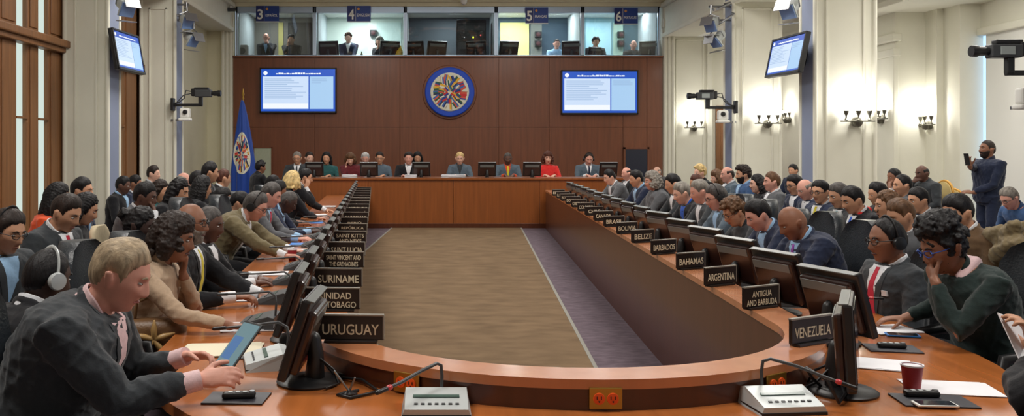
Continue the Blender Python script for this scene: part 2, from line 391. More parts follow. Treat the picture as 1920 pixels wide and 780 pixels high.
# glazing: one window per booth with aluminium frame
al = mat('booth_aluminium', srgb(176, 192, 210), .35, metal=.5)
for k, (a, b2_, m) in enumerate(BB):
    xa, xb = BX(a, D2+.1), BX(b2_, D2+.1)
    w = struct('window_%d' % (20+k), MB().b2(xa, xa+.05, D2+.05, D2+.15, ZS, ZB, .005).b2(xb-.05, xb, D2+.05, D2+.15, ZS, ZB, .005).b2(xa, xb, D2+.05, D2+.15, ZB-.17, ZB, .005).b2(xa, xb, D2+.05, D2+.15, ZS, ZS+.03, .005), al)
    MB().b2(xa+.05, xb-.05, D2+.1-.005, D2+.1+.005, -.6, .6).build('pane', M_GLASS, w, (0, 0, 0)); tilt_pane(w, xa, xb)
# ---------------------------------------------------------------- dais
struct('floor_dais', MB().b2(-3.4, 4.9, D1+.1, D2, 0, .32, .005), M_FLOOR)
dd = thing('dais_desk', 'long wooden presiding desk with panelled front below the dark wall', 'desk', (0, D1, 0))
ZD = Z(333, D1)
xa, xb = X(548, D1), X(1172, D1)
mb = MB()
ed = [xa, X(690, D1), X(850, D1), X(1012, D1), xb]
for i in range(4): mb.b2(ed[i]+.003, ed[i+1]-.003, 0, .05, .02, ZD-.05, .003)
mb.build('front_panel', M_DAISWOOD, dd)
MB().b2(xa-.04, xb+.04, -.04, .8, ZD-.05, ZD, .012).build('desk_top', M_DAISWOOD, dd)
MB().b2(xa, xb, -.012, .06, 0, .1, .004).build('plinth', M_RISER, dd)
for x in (xa, xb): MB().b2(x-.025, x+.025, .05, .78, .3, ZD-.05, .004).build('side_panel', M_DAISWOOD, dd)
# ---------------------------------------------------------------- the U shaped table
ZL, ZT = .81, .70
def well(off, n=28, far=18.3):
    """inner edge of the table pushed outwards by off: left far end -> near curve -> right far end"""
    pts = []
    for D in (far, 14, 10, 7, 5): pts.append((AX-half(D)-off, D))
    a, b_ = 1.0+off, .89+off
    for i in range(n+1):
        t = PI+PI*i/n; pts.append((AX+.009+a*math.cos(t), 4.1+b_*math.sin(t)))
    for D in (5, 7, 10, 14, far): pts.append((AX+half(D)+off, D))
    return pts
def band(o0, o1, z0, z1, mb=None):
    A, B = well(o0), well(o1); n = len(A); mb = mb or MB()
    vs = [(x, y, z) for P_ in (A, B) for z in (z0, z1) for x, y in P_]
    a0, a1, b0, b1 = 0, n, 2*n, 3*n; fs = []
    for i in range(n-1):
        j = i+1
        fs += [(a0+i, a0+j, a1+j, a1+i), (b0+j, b0+i, b1+i, b1+j), (a1+i, a1+j, b1+j, b1+i), (a0+j, a0+i, b0+i, b0+j)]
    for i in (0, n-1): fs.append((a0+i, a1+i, b1+i, b0+i))
    return mb.add(vs, fs)
tb = thing('conference_table', 'long U shaped wooden conference table curving across the near end', 'table', (AX, 10, 0))
def tpart(name, mb, m, smooth=30):
    o = mb.build(name, m, tb, smooth=smooth); o.location = (-AX, -10, 0); return o
tpart('front_panel', band(.0, .03, 0, ZL-.035), M_PANELWOOD)
tpart('ledge', band(-.012, .155, ZL-.035, ZL), M_LEDGE)
tpart('riser', band(.12, .15, ZT, ZL-.035), M_RISER)
tpart('desktop', band(.1, .84, ZT-.04, ZT), M_DESK)
tpart('plinth', band(.006, .026, 0, .09).add([], []), M_RISER)
# ================================================================ screens, emblem, flag, sconces, cameras
S_BODY = screen_mat('screen_pale_blue', (.29, .45, .64), 1.0)
S_BODY2 = screen_mat('screen_white_blue', (.45, .55, .70), 1.0)
S_HEAD = screen_mat('screen_blue', (.01, .065, .38), 1.0)
S_LINE = screen_mat('screen_grey_line', (.24, .36, .56), .9)
S_TEXT = screen_mat('screen_white', (.66, .69, .72), 1.0)
def tv_screen(t, w, h, y, seed=1, parent_loc=(0, 0, 0)):
    """lit page facing -y: blue title bar, two columns of grey lines, white footer box"""
    r = random.Random(seed)
    s = MB().b2(-w/2, w/2, y-.004, y, -h/2, h/2).build('screen', S_HEAD, t)
    MB().b2(-w*.475, w*.14, y-.007, y-.003, -h*.44, h*.33).build('text_column', S_BODY2, s)
    MB().b2(w*.155, w*.475, y-.007, y-.003, -h*.44, h*.33).build('side_column', S_BODY, s)
    l = MB()
    for k in range(11):
        z = h*(.27-.045*k)
        l.b2(-w*.45, -w*.45+w*r.uniform(.3, .56), y-.010, y-.006, z-.006*h, z+.006*h)
        if k < 3: l.b2(w*.18, w*r.uniform(.3, .45), y-.010, y-.006, z-.006*h, z+.006*h)
    l.build('text_lines', S_LINE, s)
    MB().b2(-w*.47, w*.135, y-.010, y-.006, -h*.42, -h*.31).build('footer_box', S_TEXT, s)
    l = MB(); x = -w*.3
    while x < w*.3:
        d = r.uniform(.015, .04)*w; l.b2(x, x+d, y-.009, y-.004, h*.38, h*.40+r.uniform(0, .02)*h); x += d+.006*w
    l.build('title_text', S_TEXT, s)
    MB().lathe([(.028*w, -.009), (.028*w, -.004)], 16, (-w*.44, y, h*.41), 'y').build('badge', S_TEXT, s)
    return s
def television(name, label, loc, w, h, rot=(0, 0, 0), seed=1, bracket=None):
    t = thing(name, label, 'screen', loc); t.rotation_euler = rot
    b = .035*w/2.0 if w > 1.5 else .035
    MB().b2(-w/2, w/2, 0, .07, -h/2, h/2, .012).build('housing', M_BLACK, t)
    MB().b2(-w/2, w/2, -.02, .01, h/2-b, h/2, .005).b2(-w/2, w/2, -.02, .01, -h/2, -h/2+b*1.3, .005).b2(-w/2, -w/2+b, -.02, .01, -h/2, h/2, .005).b2(w/2-b, w/2, -.02, .01, -h/2, h/2, .005).build('bezel', M_BLACK, t)
    tv_screen(t, w-2*b, h-2.3*b, -.002, seed)
    if bracket: bracket(t)
    else: MB().b2(-.3, .3, .06, .12, -.2, .2, .01).build('wall_bracket', M_DGREY, t)
    return t
Y = D2-.1
television('wall_television', 'large wall screen with a blue title bar, on the flag side of the round emblem', (X(559, Y), Y, Z(169.5, Y)), 2.07, 1.22, seed=3)
television('wall_television', 'large wall screen with a blue title bar, above the man in headphones at the dais', (X(1124.5, Y), Y, Z(173, Y)), 2.08, 1.2, seed=5)
def arm_bracket(side):
    def f(t):
        MB().b2(-.12, .12, .06, .1, -.15, .15, .008).tube([(0, .08, 0), (0, .2, .02), (0, .3, .05)], .035).b2(-.07, .07, .28, .34, -.12, .2, .008).build('wall_bracket', M_BLACK, t)
    return f
television('column_television', 'black screen tilted down on the cream pier near the timber posts', (X(222, 14.4)+.06, 14.72, Z(96, 14.6)), 1.12, .68, (math.radians(-10), 0, PI/2-.06), 7, arm_bracket(1))
television('column_television', 'black screen tilted down on the pier above the row of wall sconces', (X(1497, 14.6)-.15, 14.75, Z(102, 14.6)), 1.18, .68, (math.radians(-12), 0, -PI/2+.08), 8, arm_bracket(-1))
# round emblem of flags
PAL = [srgb(24, 58, 150), srgb(200, 38, 44), srgb(232, 176, 40), srgb(232, 228, 210), srgb(30, 92, 62), srgb(52, 104, 180), srgb(214, 84, 60), srgb(30, 40, 90)]
def fan_of_flags(R, seed=2, n0=17, n1=11, n2=6):
    """little flags fanned round a centre, as (quad, colour) in the unit plane"""
    r = random.Random(seed); out = []
    for n, rad, L, Wd in ((n0, .80, .40, .25), (n1, .50, .36, .23), (n2, .25, .28, .19)):
        for i in range(n):
            a = PI/2+2*PI*(i+.5*(n % 2))/n+r.uniform(-.06, .06)
            c = Vector((math.cos(a), math.sin(a)))*rad*R*r.uniform(.94, 1.06); u = Vector((math.cos(a+.5*r.uniform(-1, 1)), math.sin(a+.5*r.uniform(-1, 1)))).normalized(); v = Vector((-u.y, u.x))
            cs = r.sample(PAL, 3); ns = r.choice((2, 3, 3))
            for k in range(ns):
                o = (k-(ns-1)/2)*Wd*R/ns*1.0; hw = Wd*R/ns/2; q = []
                for s, t_ in ((-1, -1), (1, -1), (1, 1), (-1, 1)): q.append(c+u*(s*L*R/2)+v*(o+t_*hw))
                out.append((q, cs[k]))
            q = [c+v*(Wd*R/2)+u*(L*R*s)+v*(t_*.012*R) for s, t_ in ((-.75, -1), (.6, -1), (.6, 1), (-.75, 1))]
            out.append((q, srgb(120, 96, 60)))
    return out
M_FLAGS = vcol_mat('flag_colours', .55)
M_BLUE = mat('emblem_blue', srgb(10, 70, 190), .5)
M_IVORY = mat('emblem_ivory', srgb(222, 220, 200), .6)
Y = D2
e = thing('emblem', 'round emblem of little flags in a blue ring on the dark wood wall', 'emblem', (X(843, Y), Y, Z(173, Y)))
MB().lathe([(.72, -.03), (.74, .0)], 48, axis='y').build('backing_disc', M_WALLWOOD, e)
MB().lathe([(.1, -.12), (.64, -.12), (.665, -.1), (.665, -.02), (.1, -.02)], 64, axis='y').build('ring', M_BLUE, e, smooth=30)
MB().lathe([(.1, -.145), (.50, -.145), (.52, -.13), (.52, -.1), (.1, -.1)], 64, axis='y').build('disc', M_IVORY, e, smooth=30)
mb = MB(); mb.c = []
for i, (q, c) in enumerate(fan_of_flags(.46)):
    y0 = -.1455-.00006*i; y1 = -.14
    vs = [(p.x, y0, p.y) for p in q]+[(p.x, y1, p.y) for p in q]
    mb.add(vs, [(0, 1, 2, 3), (4, 7, 6, 5), (0, 4, 5, 1), (1, 5, 6, 2), (2, 6, 7, 3), (3, 7, 4, 0)]); mb.c += [c]*6
mb.build('flags', M_FLAGS, e)
# standing blue flag
Y = 21.0; fx = X(456, Y); t = thing('standing_flag', 'blue flag with a round white crest hanging from a brass topped pole', 'flag', (fx, Y, 0))
MB().lathe([(.22, 0), (.22, .03), (.06, .06), (.03, .12)], 24).build('base', M_BRASS, t, smooth=40)
MB().cyl((0, 0, .1), .017, 2.75).build('pole', M_BRASS, t, smooth=60)
MB().lathe([(.012, 2.84), (.03, 2.88), (.012, 2.92), (.034, 2.97), (.003, 3.12)], 14).build('finial', M_BRASS, t, smooth=60)
def flag_pt(a, z, out=0):
    k = min(1, max(0, (2.83-z)/1.75)); k2 = k**.8
    rr = .03+.27*k2+.028*k2*math.sin(a*7+1.1*math.sin(z*2.2))+.018*k2*math.sin(a*13+2)
    return (rr+out)*math.cos(a)-.02+.03*k, (rr+out)*.62*math.sin(a)
vs, fs = [], []; NA, NZ = 96, 40
for j in range(NZ+1):
    z = 2.84-2.34*j/NZ
    for i in range(NA): vs.append((*flag_pt(2*PI*i/NA, z), z+.06*math.sin(2*PI*i/NA*2)*j/NZ))
for j in range(NZ):
    for i in range(NA): fs.append((j*NA+i, j*NA+(i+1) % NA, (j+1)*NA+(i+1) % NA, (j+1)*NA+i))
fs.append(tuple(range(NA))); fs.append(tuple(NZ*NA+i for i in range(NA))[::-1])
cl = MB().add(vs, fs).build('cloth', mat('flag_blue', srgb(14, 66, 160), .6, sheen=.3), t, smooth=180)
def on_flag(u, w, out):
    a = -PI/2+u/.30; z = Z(287, Y)+w; x, y = flag_pt(a, z, out); return (x, y, z)
mb = MB(); n = 40; vs = []
for out in (.004, .012):
    vs.append(on_flag(0, 0, out))
    for k in range(n):
        for rr in (.15, .3, .43): pass
    for rr in (.14, .28, .42, .5):
        for k in range(n): vs.append(on_flag(.5*rr*math.cos(2*PI*k/n), rr*math.sin(2*PI*k/n), out))
N1 = 1+4*n; fs = []
for b in (0, N1):
    for k in range(n): fs.append((b, b+1+k, b+1+(k+1) % n))
    for q in range(3):
        for k in range(n): fs.append((b+1+q*n+k, b+1+(q+1)*n+k, b+1+(q+1)*n+(k+1) % n, b+1+q*n+(k+1) % n))
for k in range(n): fs.append((1+3*n+k, 1+3*n+(k+1) % n, N1+1+3*n+(k+1) % n, N1+1+3*n+k))
cr = mb.add(vs, fs).build('crest', M_IVORY, cl, smooth=50)
mb = MB(); mb.c = []
for i, (q, c) in enumerate(fan_of_flags(.44, 4)):
    for out in (.0125+.00005*i,):
        vs = [on_flag(p.x*.5, p.y, out) for p in q]+[on_flag(p.x*.5, p.y, .006) for p in q]
        mb.add(vs, [(0, 1, 2, 3), (4, 7, 6, 5), (0, 4, 5, 1), (1, 5, 6, 2), (2, 6, 7, 3), (3, 7, 4, 0)]); mb.c += [c]*6
mb.build('crest_flags', M_FLAGS, cl)
# sconces
M_BULB = screen_mat('warm_bulb', (1, .9, .74), 6)
def make_sconce():
    t = thing('wall_sconce', '', 'sconce')
    MB().lathe([(.02, -.12), (.075, -.09), (.085, -.04), (.07, 0)], 20, (0, 0, 0), 'y').lathe([(.002, -.09), (.05, -.07), (.075, -.03), (.08, 0)], 18, (0, -.1, 0)).build('backplate', M_BRONZE, t, smooth=50)
    MB().b2(-.27, .27, -.14, -.06, 0, .022, .008).build('shelf', M_BRONZE, t)
    for x, dy in ((-.19, 0), (0, -.02), (.19, 0)):
        c = MB().lathe([(.02, .02), (.034, .035), (.014, .06), (.012, .1), (.03, .13), (.042, .18), (.036, .185), (.01, .15)], 14, (x, -.1+dy, 0)).build('candle_cup', M_BRONZE, t, smooth=50)
        MB().lathe([(.014, .15), (.022, .19), (.024, .22), (.012, .25), (.002, .262)], 12, (x, -.1+dy, 0)).build('bulb', M_BULB, c, smooth=60)
    return t
sc0 = make_sconce(); first = True
SCN = [(1300, D2, 0, 2.24, 'triple sconce on the cream panel nearest the dark wood wall', 16),
       (1437, 18.27, 0, 2.18, 'triple sconce on the pier behind the aisle camera', 16),
       (1603, 14.42, 0, 2.09, 'widest triple sconce on the pier beside the tilted screen', 15),
       (1480, 22.55, -PI/2, 2.42, 'small end-on sconce seen between the two piers', 12),
       (1655, 17.9, -PI/2, 2.26, 'end-on sconce beside the widest triple sconce', 12),
       (1742, 17.3, -PI/2, 2.12, 'sconce in profile on the corner left of the window blind', 14)]
for px, D, rz, z, lab, pw in SCN:
    x = X(px, D)
    if rz: x = 9.3 if D > 17.4 else 9.9
    lab = 'pewter '+lab
    if first: o = sc0; o.location = (x, D, z); o.rotation_euler = (0, 0, rz); o['label'] = lab; first = False
    else: o = dup(sc0, lab, (x, D, z), rz)
    o['group'] = 'wall sconces along the cream wall'
    d = Vector((0, -.2, .36)); d.rotate(Euler((0, 0, rz)))
    point('sconce_light', (x+d.x, D+d.y, z+d.z), pw*.95)
# broadcast cameras on arms
def make_cam():
    t = thing('broadcast_camera', '', 'camera')
    b = MB().box(0, 0, .0, .34, .14, .15, .015).build('body', M_DGREY, t)
    MB().box(.04, -.0, .1, .3, .1, .05, .012).build('top_cover', M_BLACK, b)
    MB().box(.0, -.074, 0, .16, .01, .09, .004).build('side_plate', mat('camera_side_grey', srgb(150, 158, 156), .4), b)
    MB().lathe([(.05, -.36), (.062, -.36), (.066, -.3), (.052, -.28), (.052, -.22), (.044, -.2), (.044, -.14)], 20, axis='x').build('lens', M_BLACK, t, smooth=40)
    MB().box(.2, 0, .02, .1, .12, .16, .02).build('rear_housing', M_BLACK, t)
    MB().b2(.02, .10, -.04, .04, -.25, -.07, .01).b2(.02, .62, -.03, .03, -.27, -.21, .01).b2(.6, .66, -.1, .1, -.36, -.1, .01).build('arm', M_BLACK, t)
    MB().tube([(.24, 0, .04), (.36, .02, .06), (.4, 0, -.1), (.5, 0, -.18), (.6, 0, -.2)], .012).tube([(.24, .02, 0), (.4, .05, -.04), (.52, .02, -.16), (.6, 0, -.24)], .01).build('cable', M_DGREY, t)
    return t
c0 = make_cam(); c0.location = (XR-.62, 18.25, Z(180, 18.25)); c0['label'] = 'black broadcast camera on a wall arm above the sconces, aimed at the dais'
c1 = dup(c0, 'black broadcast camera on a wall arm by the flag side pier', (XL+.62, 18.22, Z(175, 18.2)), PI)
c2 = dup(c0, 'largest broadcast camera, high above the standing man in a dark sweater', (X(1882, 10.2), 10.2, Z(96, 10.2)), 0); c2.scale = (1.05,)*3
struct('pillar_right_front', MB().b2(7.5, 8.5, 10.3, 10.9, 0, 6.0).b2(7.46, 8.54, 10.3, 10.95, 0, .22, .01), M_CREAM)
def make_ptz():
    t = thing('small_camera', '', 'camera')
    MB().box(0, 0, 0, .2, .16, .2, .03).build('body', M_WHITE, t)
    MB().box(0, 0, -.13, .24, .2, .06, .02).build('base', M_WHITE, t)
    MB().lathe([(.02, -.115), (.045, -.11), (.05, -.07)], 18, (-.02, 0, .02), 'y').build('lens', M_BLACK, t, smooth=40)
    MB().b2(-.03, .03, .02, .26, -.15, -.11, .005).b2(-.03, .36, .22, .26, -.15, -.11, .005).build('wall_bracket', M_METAL, t)
    return t
p0 = make_ptz(); p0.location = (X(346, 18), 18.05, Z(212, 18)); p0['label'] = 'small white camera under the broadcast camera by the flag'; p0.scale = (-1, 1, 1)
p1 = dup(p0, 'small white camera above the timber door behind the pier', (X(1355, 18.05), 18.05, Z(216, 18.05)))
p2 = dup(p0, 'small pale grey camera under the largest broadcast camera', (X(1916, 10.7)-.08, 10.5, Z(182, 10.7)))
for p_ in (p1, p2): p_.scale = (1, 1, 1)
# theatre flood lights high on the piers
def make_flood():
    t = thing('flood_light', '', 'light')
    MB().lathe([(.09, -.2), (.1, .02), (.07, .08), (.02, .1)], 18, axis='y').box(0, -.2, 0, .26, .03, .26, .008).build('lamp_body', M_SILVER, t, smooth=40)
    MB().b2(-.12, .12, -.245, -.225, -.12, .12, .004).build('gel_filter', mat('blue_gel', srgb(120, 150, 200), .3), t)
    for q in (-1, 1): MB().box(0, -.3, .17*q, .26, .2, .012, .003, Matrix.Rotation(.5*q, 4, 'X')).build('barn_door', M_METAL, t)
    MB().tube([(-.13, -.06, 0), (-.15, -.06, .12), (0, -.06, .2), (.15, -.06, .12), (.13, -.06, 0)], .012).tube([(0, -.06, .2), (0, .06, .34)], .02).build('yoke', M_METAL, t)
    return t
f0 = make_flood(); fl = [((X(345, 18.1), 18.1, Z(36, 18.1)), (.5, 0, .7), 'grey flood light with blue filter, upper one by the flag side beam'),
      ((X(352, 18.1), 18.1, Z(66, 18.1)), (.7, 0, 1.0), 'grey flood light hanging lower above the flag side camera'),
      ((X(233, 14.3), 14.2, Z(6, 14.2)), (.6, 0, .8), 'grey flood light over the screen by the timber posts'),
      ((X(1340, 18.1), 18.1, Z(40, 18.1)), (.6, 0, -.8), 'grey flood light with blue filter under the beam, upper of the pair'),
      ((X(1351, 18.1), 18.1, Z(66, 18.1)), (.8, 0, -1.1), 'grey flood light hanging lower over the sconce panel'),
      ((X(1488, 14.2), 14.2, Z(10, 14.2)), (.6, 0, -.9), 'grey flood light above the tilted screen beside the sconces')]
for i, (l, r, lab) in enumerate(fl):
    o = f0 if i == 0 else copy_tree(f0)
    o.location = l; o.rotation_euler = r; o['label'] = lab; o['group'] = 'flood lights on the piers'
    Mx = (Matrix.Translation(l) @ Euler(r).to_matrix().to_4x4()).inverted(); s_ = 1 if l[0] > 0 else -1; xp = XR if s_ > 0 else XL; yp = 18.45 if l[1] > 16 else 14.7
    MB().tube([Mx @ Vector(p) for p in ((l[0], l[1]+.06, l[2]+.24), (l[0], yp, l[2]+.36), (xp+s_*.04, yp, l[2]+.36))], .022, 8).build('hanging_rod', M_METAL, o, smooth=60)
t = thing('security_camera', 'small dark security camera at the corner beside the booths', 'camera', (X(433, 23.3), 23.3, Z(18, 23.3)))
MB().cyl((-.12, 0, 0), .05, .24, axis='x').build('body', M_DGREY, t, smooth=40); MB().b2(-.02, .02, -.02, .35, .03, .1, .005).build('wall_bracket', M_WHITE, t); MB().cyl((.115, 0, 0), .042, .02, axis='x').build('lens', M_BLACK, t)
t = thing('dome_camera', 'white dome camera under the cornice over the middle booth', 'camera', (X(870, 23.5), 23.55, Z(3, 23.5)))
MB().b2(-.1, .1, -.1, .08, .06, .1, .01).build('base', M_WHITE, t); MB().lathe([(.002, -.08), (.05, -.065), (.085, -.02), (.09, .06)], 20).build('dome', M_WHITE, t, smooth=60); MB().lathe([(.002, -.09), (.03, -.08)], 10, (-.01, -.03, 0)).build('lens', M_BLACK, t)
# booth signs
M_SIGN = mat('sign_blue', srgb(28, 62, 140), .45); M_SIGN2 = mat('sign_dark_blue', srgb(20, 40, 110), .45)
for k, (x0, x1, y0, y1, num, txt) in enumerate(((480, 523, 11, 40, '3', 'ESPAÑOL'), (651, 695, 11, 40, '4', 'ENGLISH'), (985, 1028, 14, 43, '5', 'FRANÇAIS'), (1152, 1196, 15, 44, '6', 'PORTUGUÊS'))):
    Y = D2-.06; w, h = (x1-x0)*Y/F, (y1-y0)*Y/F
    t = thing('booth_sign', 'blue booth sign with a white figure %s' % num, 'sign', (X((x0+x1)/2, Y), Y, Z((y0+y1)/2, Y)), 0, 'blue number signs over the booths')
    MB().b2(-w/2, w/2, 0, .02, -h/2, h/2, .004).build('board', M_SIGN, t)
    MB().b2(-w/2, -w*.14, -.004, .005, -h/2, h/2).build('number_field', M_SIGN2, t)
    MB().b2(-w*.145, -w*.135, -.006, .004, -h*.48, h*.48).build('divider', M_WHITE, t)
    MB().b2(-w/2, w/2, -.004, .01, -h/2-.03, -h/2).build('lower_edge', M_SILVER, t)
    lettering('number', num, w*.24, h*.66, M_WHITE, t, (-w*.32, -.007, -.02), bold=.02)
    lettering('language_name', txt, w*.52, h*.2, M_WHITE, t, (w*.18, -.004, -h*.1), bold=.01)
    MB().lathe([(.034, -.005), (.034, .004)], 14, (w*-.02, 0, h*.3), 'y').build('crest', mat('crest_orange', srgb(216, 150, 80), .6), t)
    MB().b2(-.005, .005, .0, .14, h/2-.02, h/2).build('hanger', M_METAL, t)
M_SHEEN = mat('monitor_ceiling_sheen', srgb(104, 108, 106), .35)  # lighter grey: the ceiling's reflection put into the colour
# ================================================================ desk equipment
def make_monitor(tilt=18):
    """screen faces +x; the base stands at z = 0"""
    t = thing('desk_monitor', '', 'monitor')
    R = Matrix.Rotation(-math.radians(tilt), 4, 'Y'); c = (-.03, 0, .2)
    def bx(mb, x, y, z, sx, sy, sz, bev): 
        p = R @ Vector((x, y, z)); return mb.box(p.x+c[0], p.y+c[1], p.z+c[2], sx, sy, sz, bev, R)
    b = bx(MB(), 0, 0, 0, .035, .385, .315, .008).build('panel', M_MONTOP, t)
    mb = bx(MB(), -.03, 0, -.005, .04, .33, .25, .014); mb.build('back_cover', M_MONBACK, b)
    mb = MB(); bx(mb, -.052, 0, .085, .004, .3, .045, .0); mb.build('vent_sheen', M_SHEEN, b); mb = MB(); bx(mb, -.012, 0, .158, .034, .375, .006, .002); mb.build('top_sheen', M_SHEEN, b)  # pale strips on vent and top edge, coloured as reflected ceiling
    bx(MB(), .019, 0, .005, .003, .345, .265, 0).build('screen', mat('monitor_screen', (.02, .022, .026), .12), b)
    p = R @ Vector((-.054, 0, .0)); MB().lathe([(.002, -.004), (.014, -.003), (.015, .002)], 16, (p.x+c[0], p.y, p.z+c[2]), 'x').build('badge', mat('badge_copper', srgb(150, 92, 66), .4, metal=.4), b)
    MB().tube([(-.08, 0, .02), (-.085, 0, .1), (-.075, 0, .17)], [.04, .032, .03], 12).build('stand', M_BLACK, t, smooth=50)
    MB().lathe([(.125, 0), (.128, .008), (.115, .016), (.05, .022), (.04, .026)], 32, (-.06, 0, 0)).build('base', M_BLACK, t, smooth=40)
    MB().tube([(-.1, .02, .1), (-.16, .04, .06), (-.18, .06, .012), (-.14, .12, .01)], .005, 6).tube([(-.1, -.02, .09), (-.15, -.02, .03), (-.19, -.06, .012), (-.15, -.13, .01)], .005, 6).build('cable', M_BLACK, t, smooth=60)
    return t
L_NAMES = ['URUGUAY', 'TRINIDAD\nAND TOBAGO', 'SURINAME', 'SAINT VINCENT AND\nTHE GRENADINES', 'SAINT LUCIA', 'SAINT KITTS\nAND NEVIS', 'REPÚBLICA\nDOMINICANA', 'PERÚ', 'PARAGUAY', 'PANAMÁ', 'NICARAGUA', 'MÉXICO', 'JAMAICA', 'HONDURAS', 'HAÏTI', 'GUYANA', 'GUATEMALA', 'GRENADA']
R_NAMES = ['VENEZUELA', 'ANTIGUA\nAND BARBUDA', 'ARGENTINA', 'BAHAMAS', 'BARBADOS', 'BELIZE', 'BOLIVIA', 'BRASIL', 'CANADA', 'CHILE', 'COLOMBIA', 'COSTA RICA', 'DOMINICA', 'ECUADOR', 'EL SALVADOR', 'EE. UU.']
L_Y = [3.65, 4.37, 5.1, 5.95, 6.6, 7.5]+[8.3+.78*k for k in range(12)]
R_Y = [3.62, 4.45, 5.2, 5.93, 6.8, 7.67, 8.5]+[9.3+.82*k for k in range(9)]
EQ = {}
def nice(n): return n.replace('\n', ' ').title()
for side, names, ys in ((-1, L_NAMES, L_Y), (1, R_NAMES, R_Y)):
    for k, (n, y) in enumerate(zip(names, ys)):
        x = AX+side*(half(y)+.045)
        w, h, rz = .275, .105, -.06
        if side > 0: w, h, rz = .255, .108, .5 if k < 7 else .35
        if (side, k) == (-1, 0): x = X(658, y)
        if (side, k) == (1, 0): x = X(1521, y)
        t = thing('nameplate', 'black nameplate reading %s on the table ledge' % n.replace('\n', ' '), 'nameplate', (x, y, ZL), rz, 'country nameplates along the ledge')
        if side > 0: h *= .95
        MB().box(0, 0, h/2+.012, w, .016, h, .003).build('board', M_PLATE, t)
        MB().box(0, .0, .006, w*.8, .05, .012, .003).build('foot', M_PLATE, t)
        MB().b2(-w/2, w/2, -.0095, .0095, h+.006, h+.0135, .001).b2(w/2-.004, w/2+.001, -.0092, .0092, .016, h+.01, .001).build('edge_strip', mat('plate_edge', srgb(150, 146, 136), .35, metal=.4), t)
        two = '\n' in n
        if two: 
            a, b_ = n.split('\n'); m_ = max(len(a), len(b_))
            lettering('lettering', a, w*.86*max(.55, len(a)/m_), h*.30, M_LETTER, t, (0, -.0095, h*.74))
            lettering('lettering', b_, w*.86*max(.55, len(b_)/m_), h*.30, M_LETTER, t, (0, -.0095, h*.32))
        else: lettering('lettering', n, w*min(.86, .13*len(n)), h*.42, M_LETTER, t, (0, -.0095, h*.53))
m0 = make_monitor(); used = False
def put_monitor(x, y, z, rz, lab, grp):
    global used
    if not used: o = m0; used = True; o.location = (x, y, z); o.rotation_euler = (0, 0, rz); o['label'] = lab; o['group'] = grp
    else: o = dup(m0, lab, (x, y, z), rz, grp)
    return o
put_monitor(-.52, 3.44, ZT, PI-.02, 'black desk monitor leaning beside the URUGUAY nameplate', 'desk monitors along the table')
for k in range(1, 18):
    y = 3.45+.765*k if k < 17 else 16.6
    n = L_NAMES[min(k, 17)].replace('\n', ' ')
    put_monitor(AX-half(y)-.27, y, ZT, PI+.05, 'black desk monitor behind the %s nameplate, seen edge-on' % n, 'desk monitors along the table')
for k in range(16):
    y = 4.18+.755*k if k < 5 else 4.18+.79*k
    put_monitor(AX+half(y)+.345, y, ZT, .30 if k < 6 else .12, 'black desk monitor at the %s seat with its back to the well' % R_NAMES[min(k, 15)].replace('\n', ' '), 'desk monitors along the table')
o = make_monitor(3); o.location = (X(1612, 3.27), 3.27, ZT); o.rotation_euler = (0, 0, -.47); o['label'] = 'black desk monitor standing edge-on beside the red paper cup'; o['group'] = 'desk monitors along the table'
for px, lab in ((590, 'in front of the two grey headed men'), (692, 'in front of the white haired man'), (790, 'in front of the woman with dark hair'), (913, 'beside the blonde woman chairing'), (997, 'beside the woman in red'), (1140, 'beside the man wearing headphones')):
    y = 18.75; put_monitor(X(px, y), y, ZD-.03, PI/2, 'black monitor back on the dais desk '+lab, 'monitors on the dais desk')
# microphone units
def make_mic():
    """front edge to -y, gooseneck at the back"""
    t = thing('microphone_unit', '', 'microphone')
    prof = [(-.09, 0), (.09, 0), (.09, .058), (.06, .066), (-.09, .03)]
    mb = MB(); n = len(prof)
    vs = [(-.12+.012*(z > .02), y, z) for y, z in prof]+[(.12-.012*(z > .02), y, z) for y, z in prof]
    mb.add(vs, [tuple(range(n)), tuple(range(n, 2*n))[::-1]]+[(i, n+i, n+(i+1) % n, (i+1) % n) for i in range(n)])
    b = mb.build('housing', M_SILVER, t)
    a = math.atan2(.036, .15); Rm = Matrix.Rotation(a, 4, 'X')
    MB().box(0, -.005, .0525, .16, .016, .004, 0, Rm).build('display', mat('lcd_green', srgb(76, 100, 92), .25), b)
    mb = MB()
    for k in range(7): mb.box(-.07+.0235*k, -.055, .0405, .013, .008, .004, .001, Rm)
    mb.build('buttons', M_DGREY, b)
    MB().box(0, 0, .006, .235, .185, .012, .002).build('base', M_BLACK, t)
    return t
def neck(t, pts, tip=True):
    g = MB().tube(pts, [.006]*(len(pts)-1)+[.005], 8).build('gooseneck', M_DGREY, t, smooth=60)
    d = (Vector(pts[-1])-Vector(pts[-2])).normalized(); p = Vector(pts[-1])
    MB().tube([p, p+d*.045], .008, 8).build('capsule', M_BLACK, g, smooth=60)
    if tip: MB().tube([p-d*.012, p-d*.004], .0095, 10).build('ring_light', mat('red_ring', srgb(196, 60, 66), .3), g, smooth=60)
    return g
k0 = make_mic(); k0.location = (X(818, 3.06)-.0, 3.06, ZT); k0['label'] = 'silver microphone unit on the desk at the curve, left of the centre socket'; k0['group'] = 'microphone units on the desk'
def mic(lab, x, y, rz=0): return dup(k0, lab, (x, y, ZT), rz, 'microphone units on the desk')
k1 = mic('silver microphone unit on the desk at the curve, beside the edge-on monitor', 1.245, 3.09, .10)
kg = make_mic()
for c in kg.children:
    if c.name.startswith('housing'): c.data.materials[0] = M_DGREY
mics = []; kgu = []
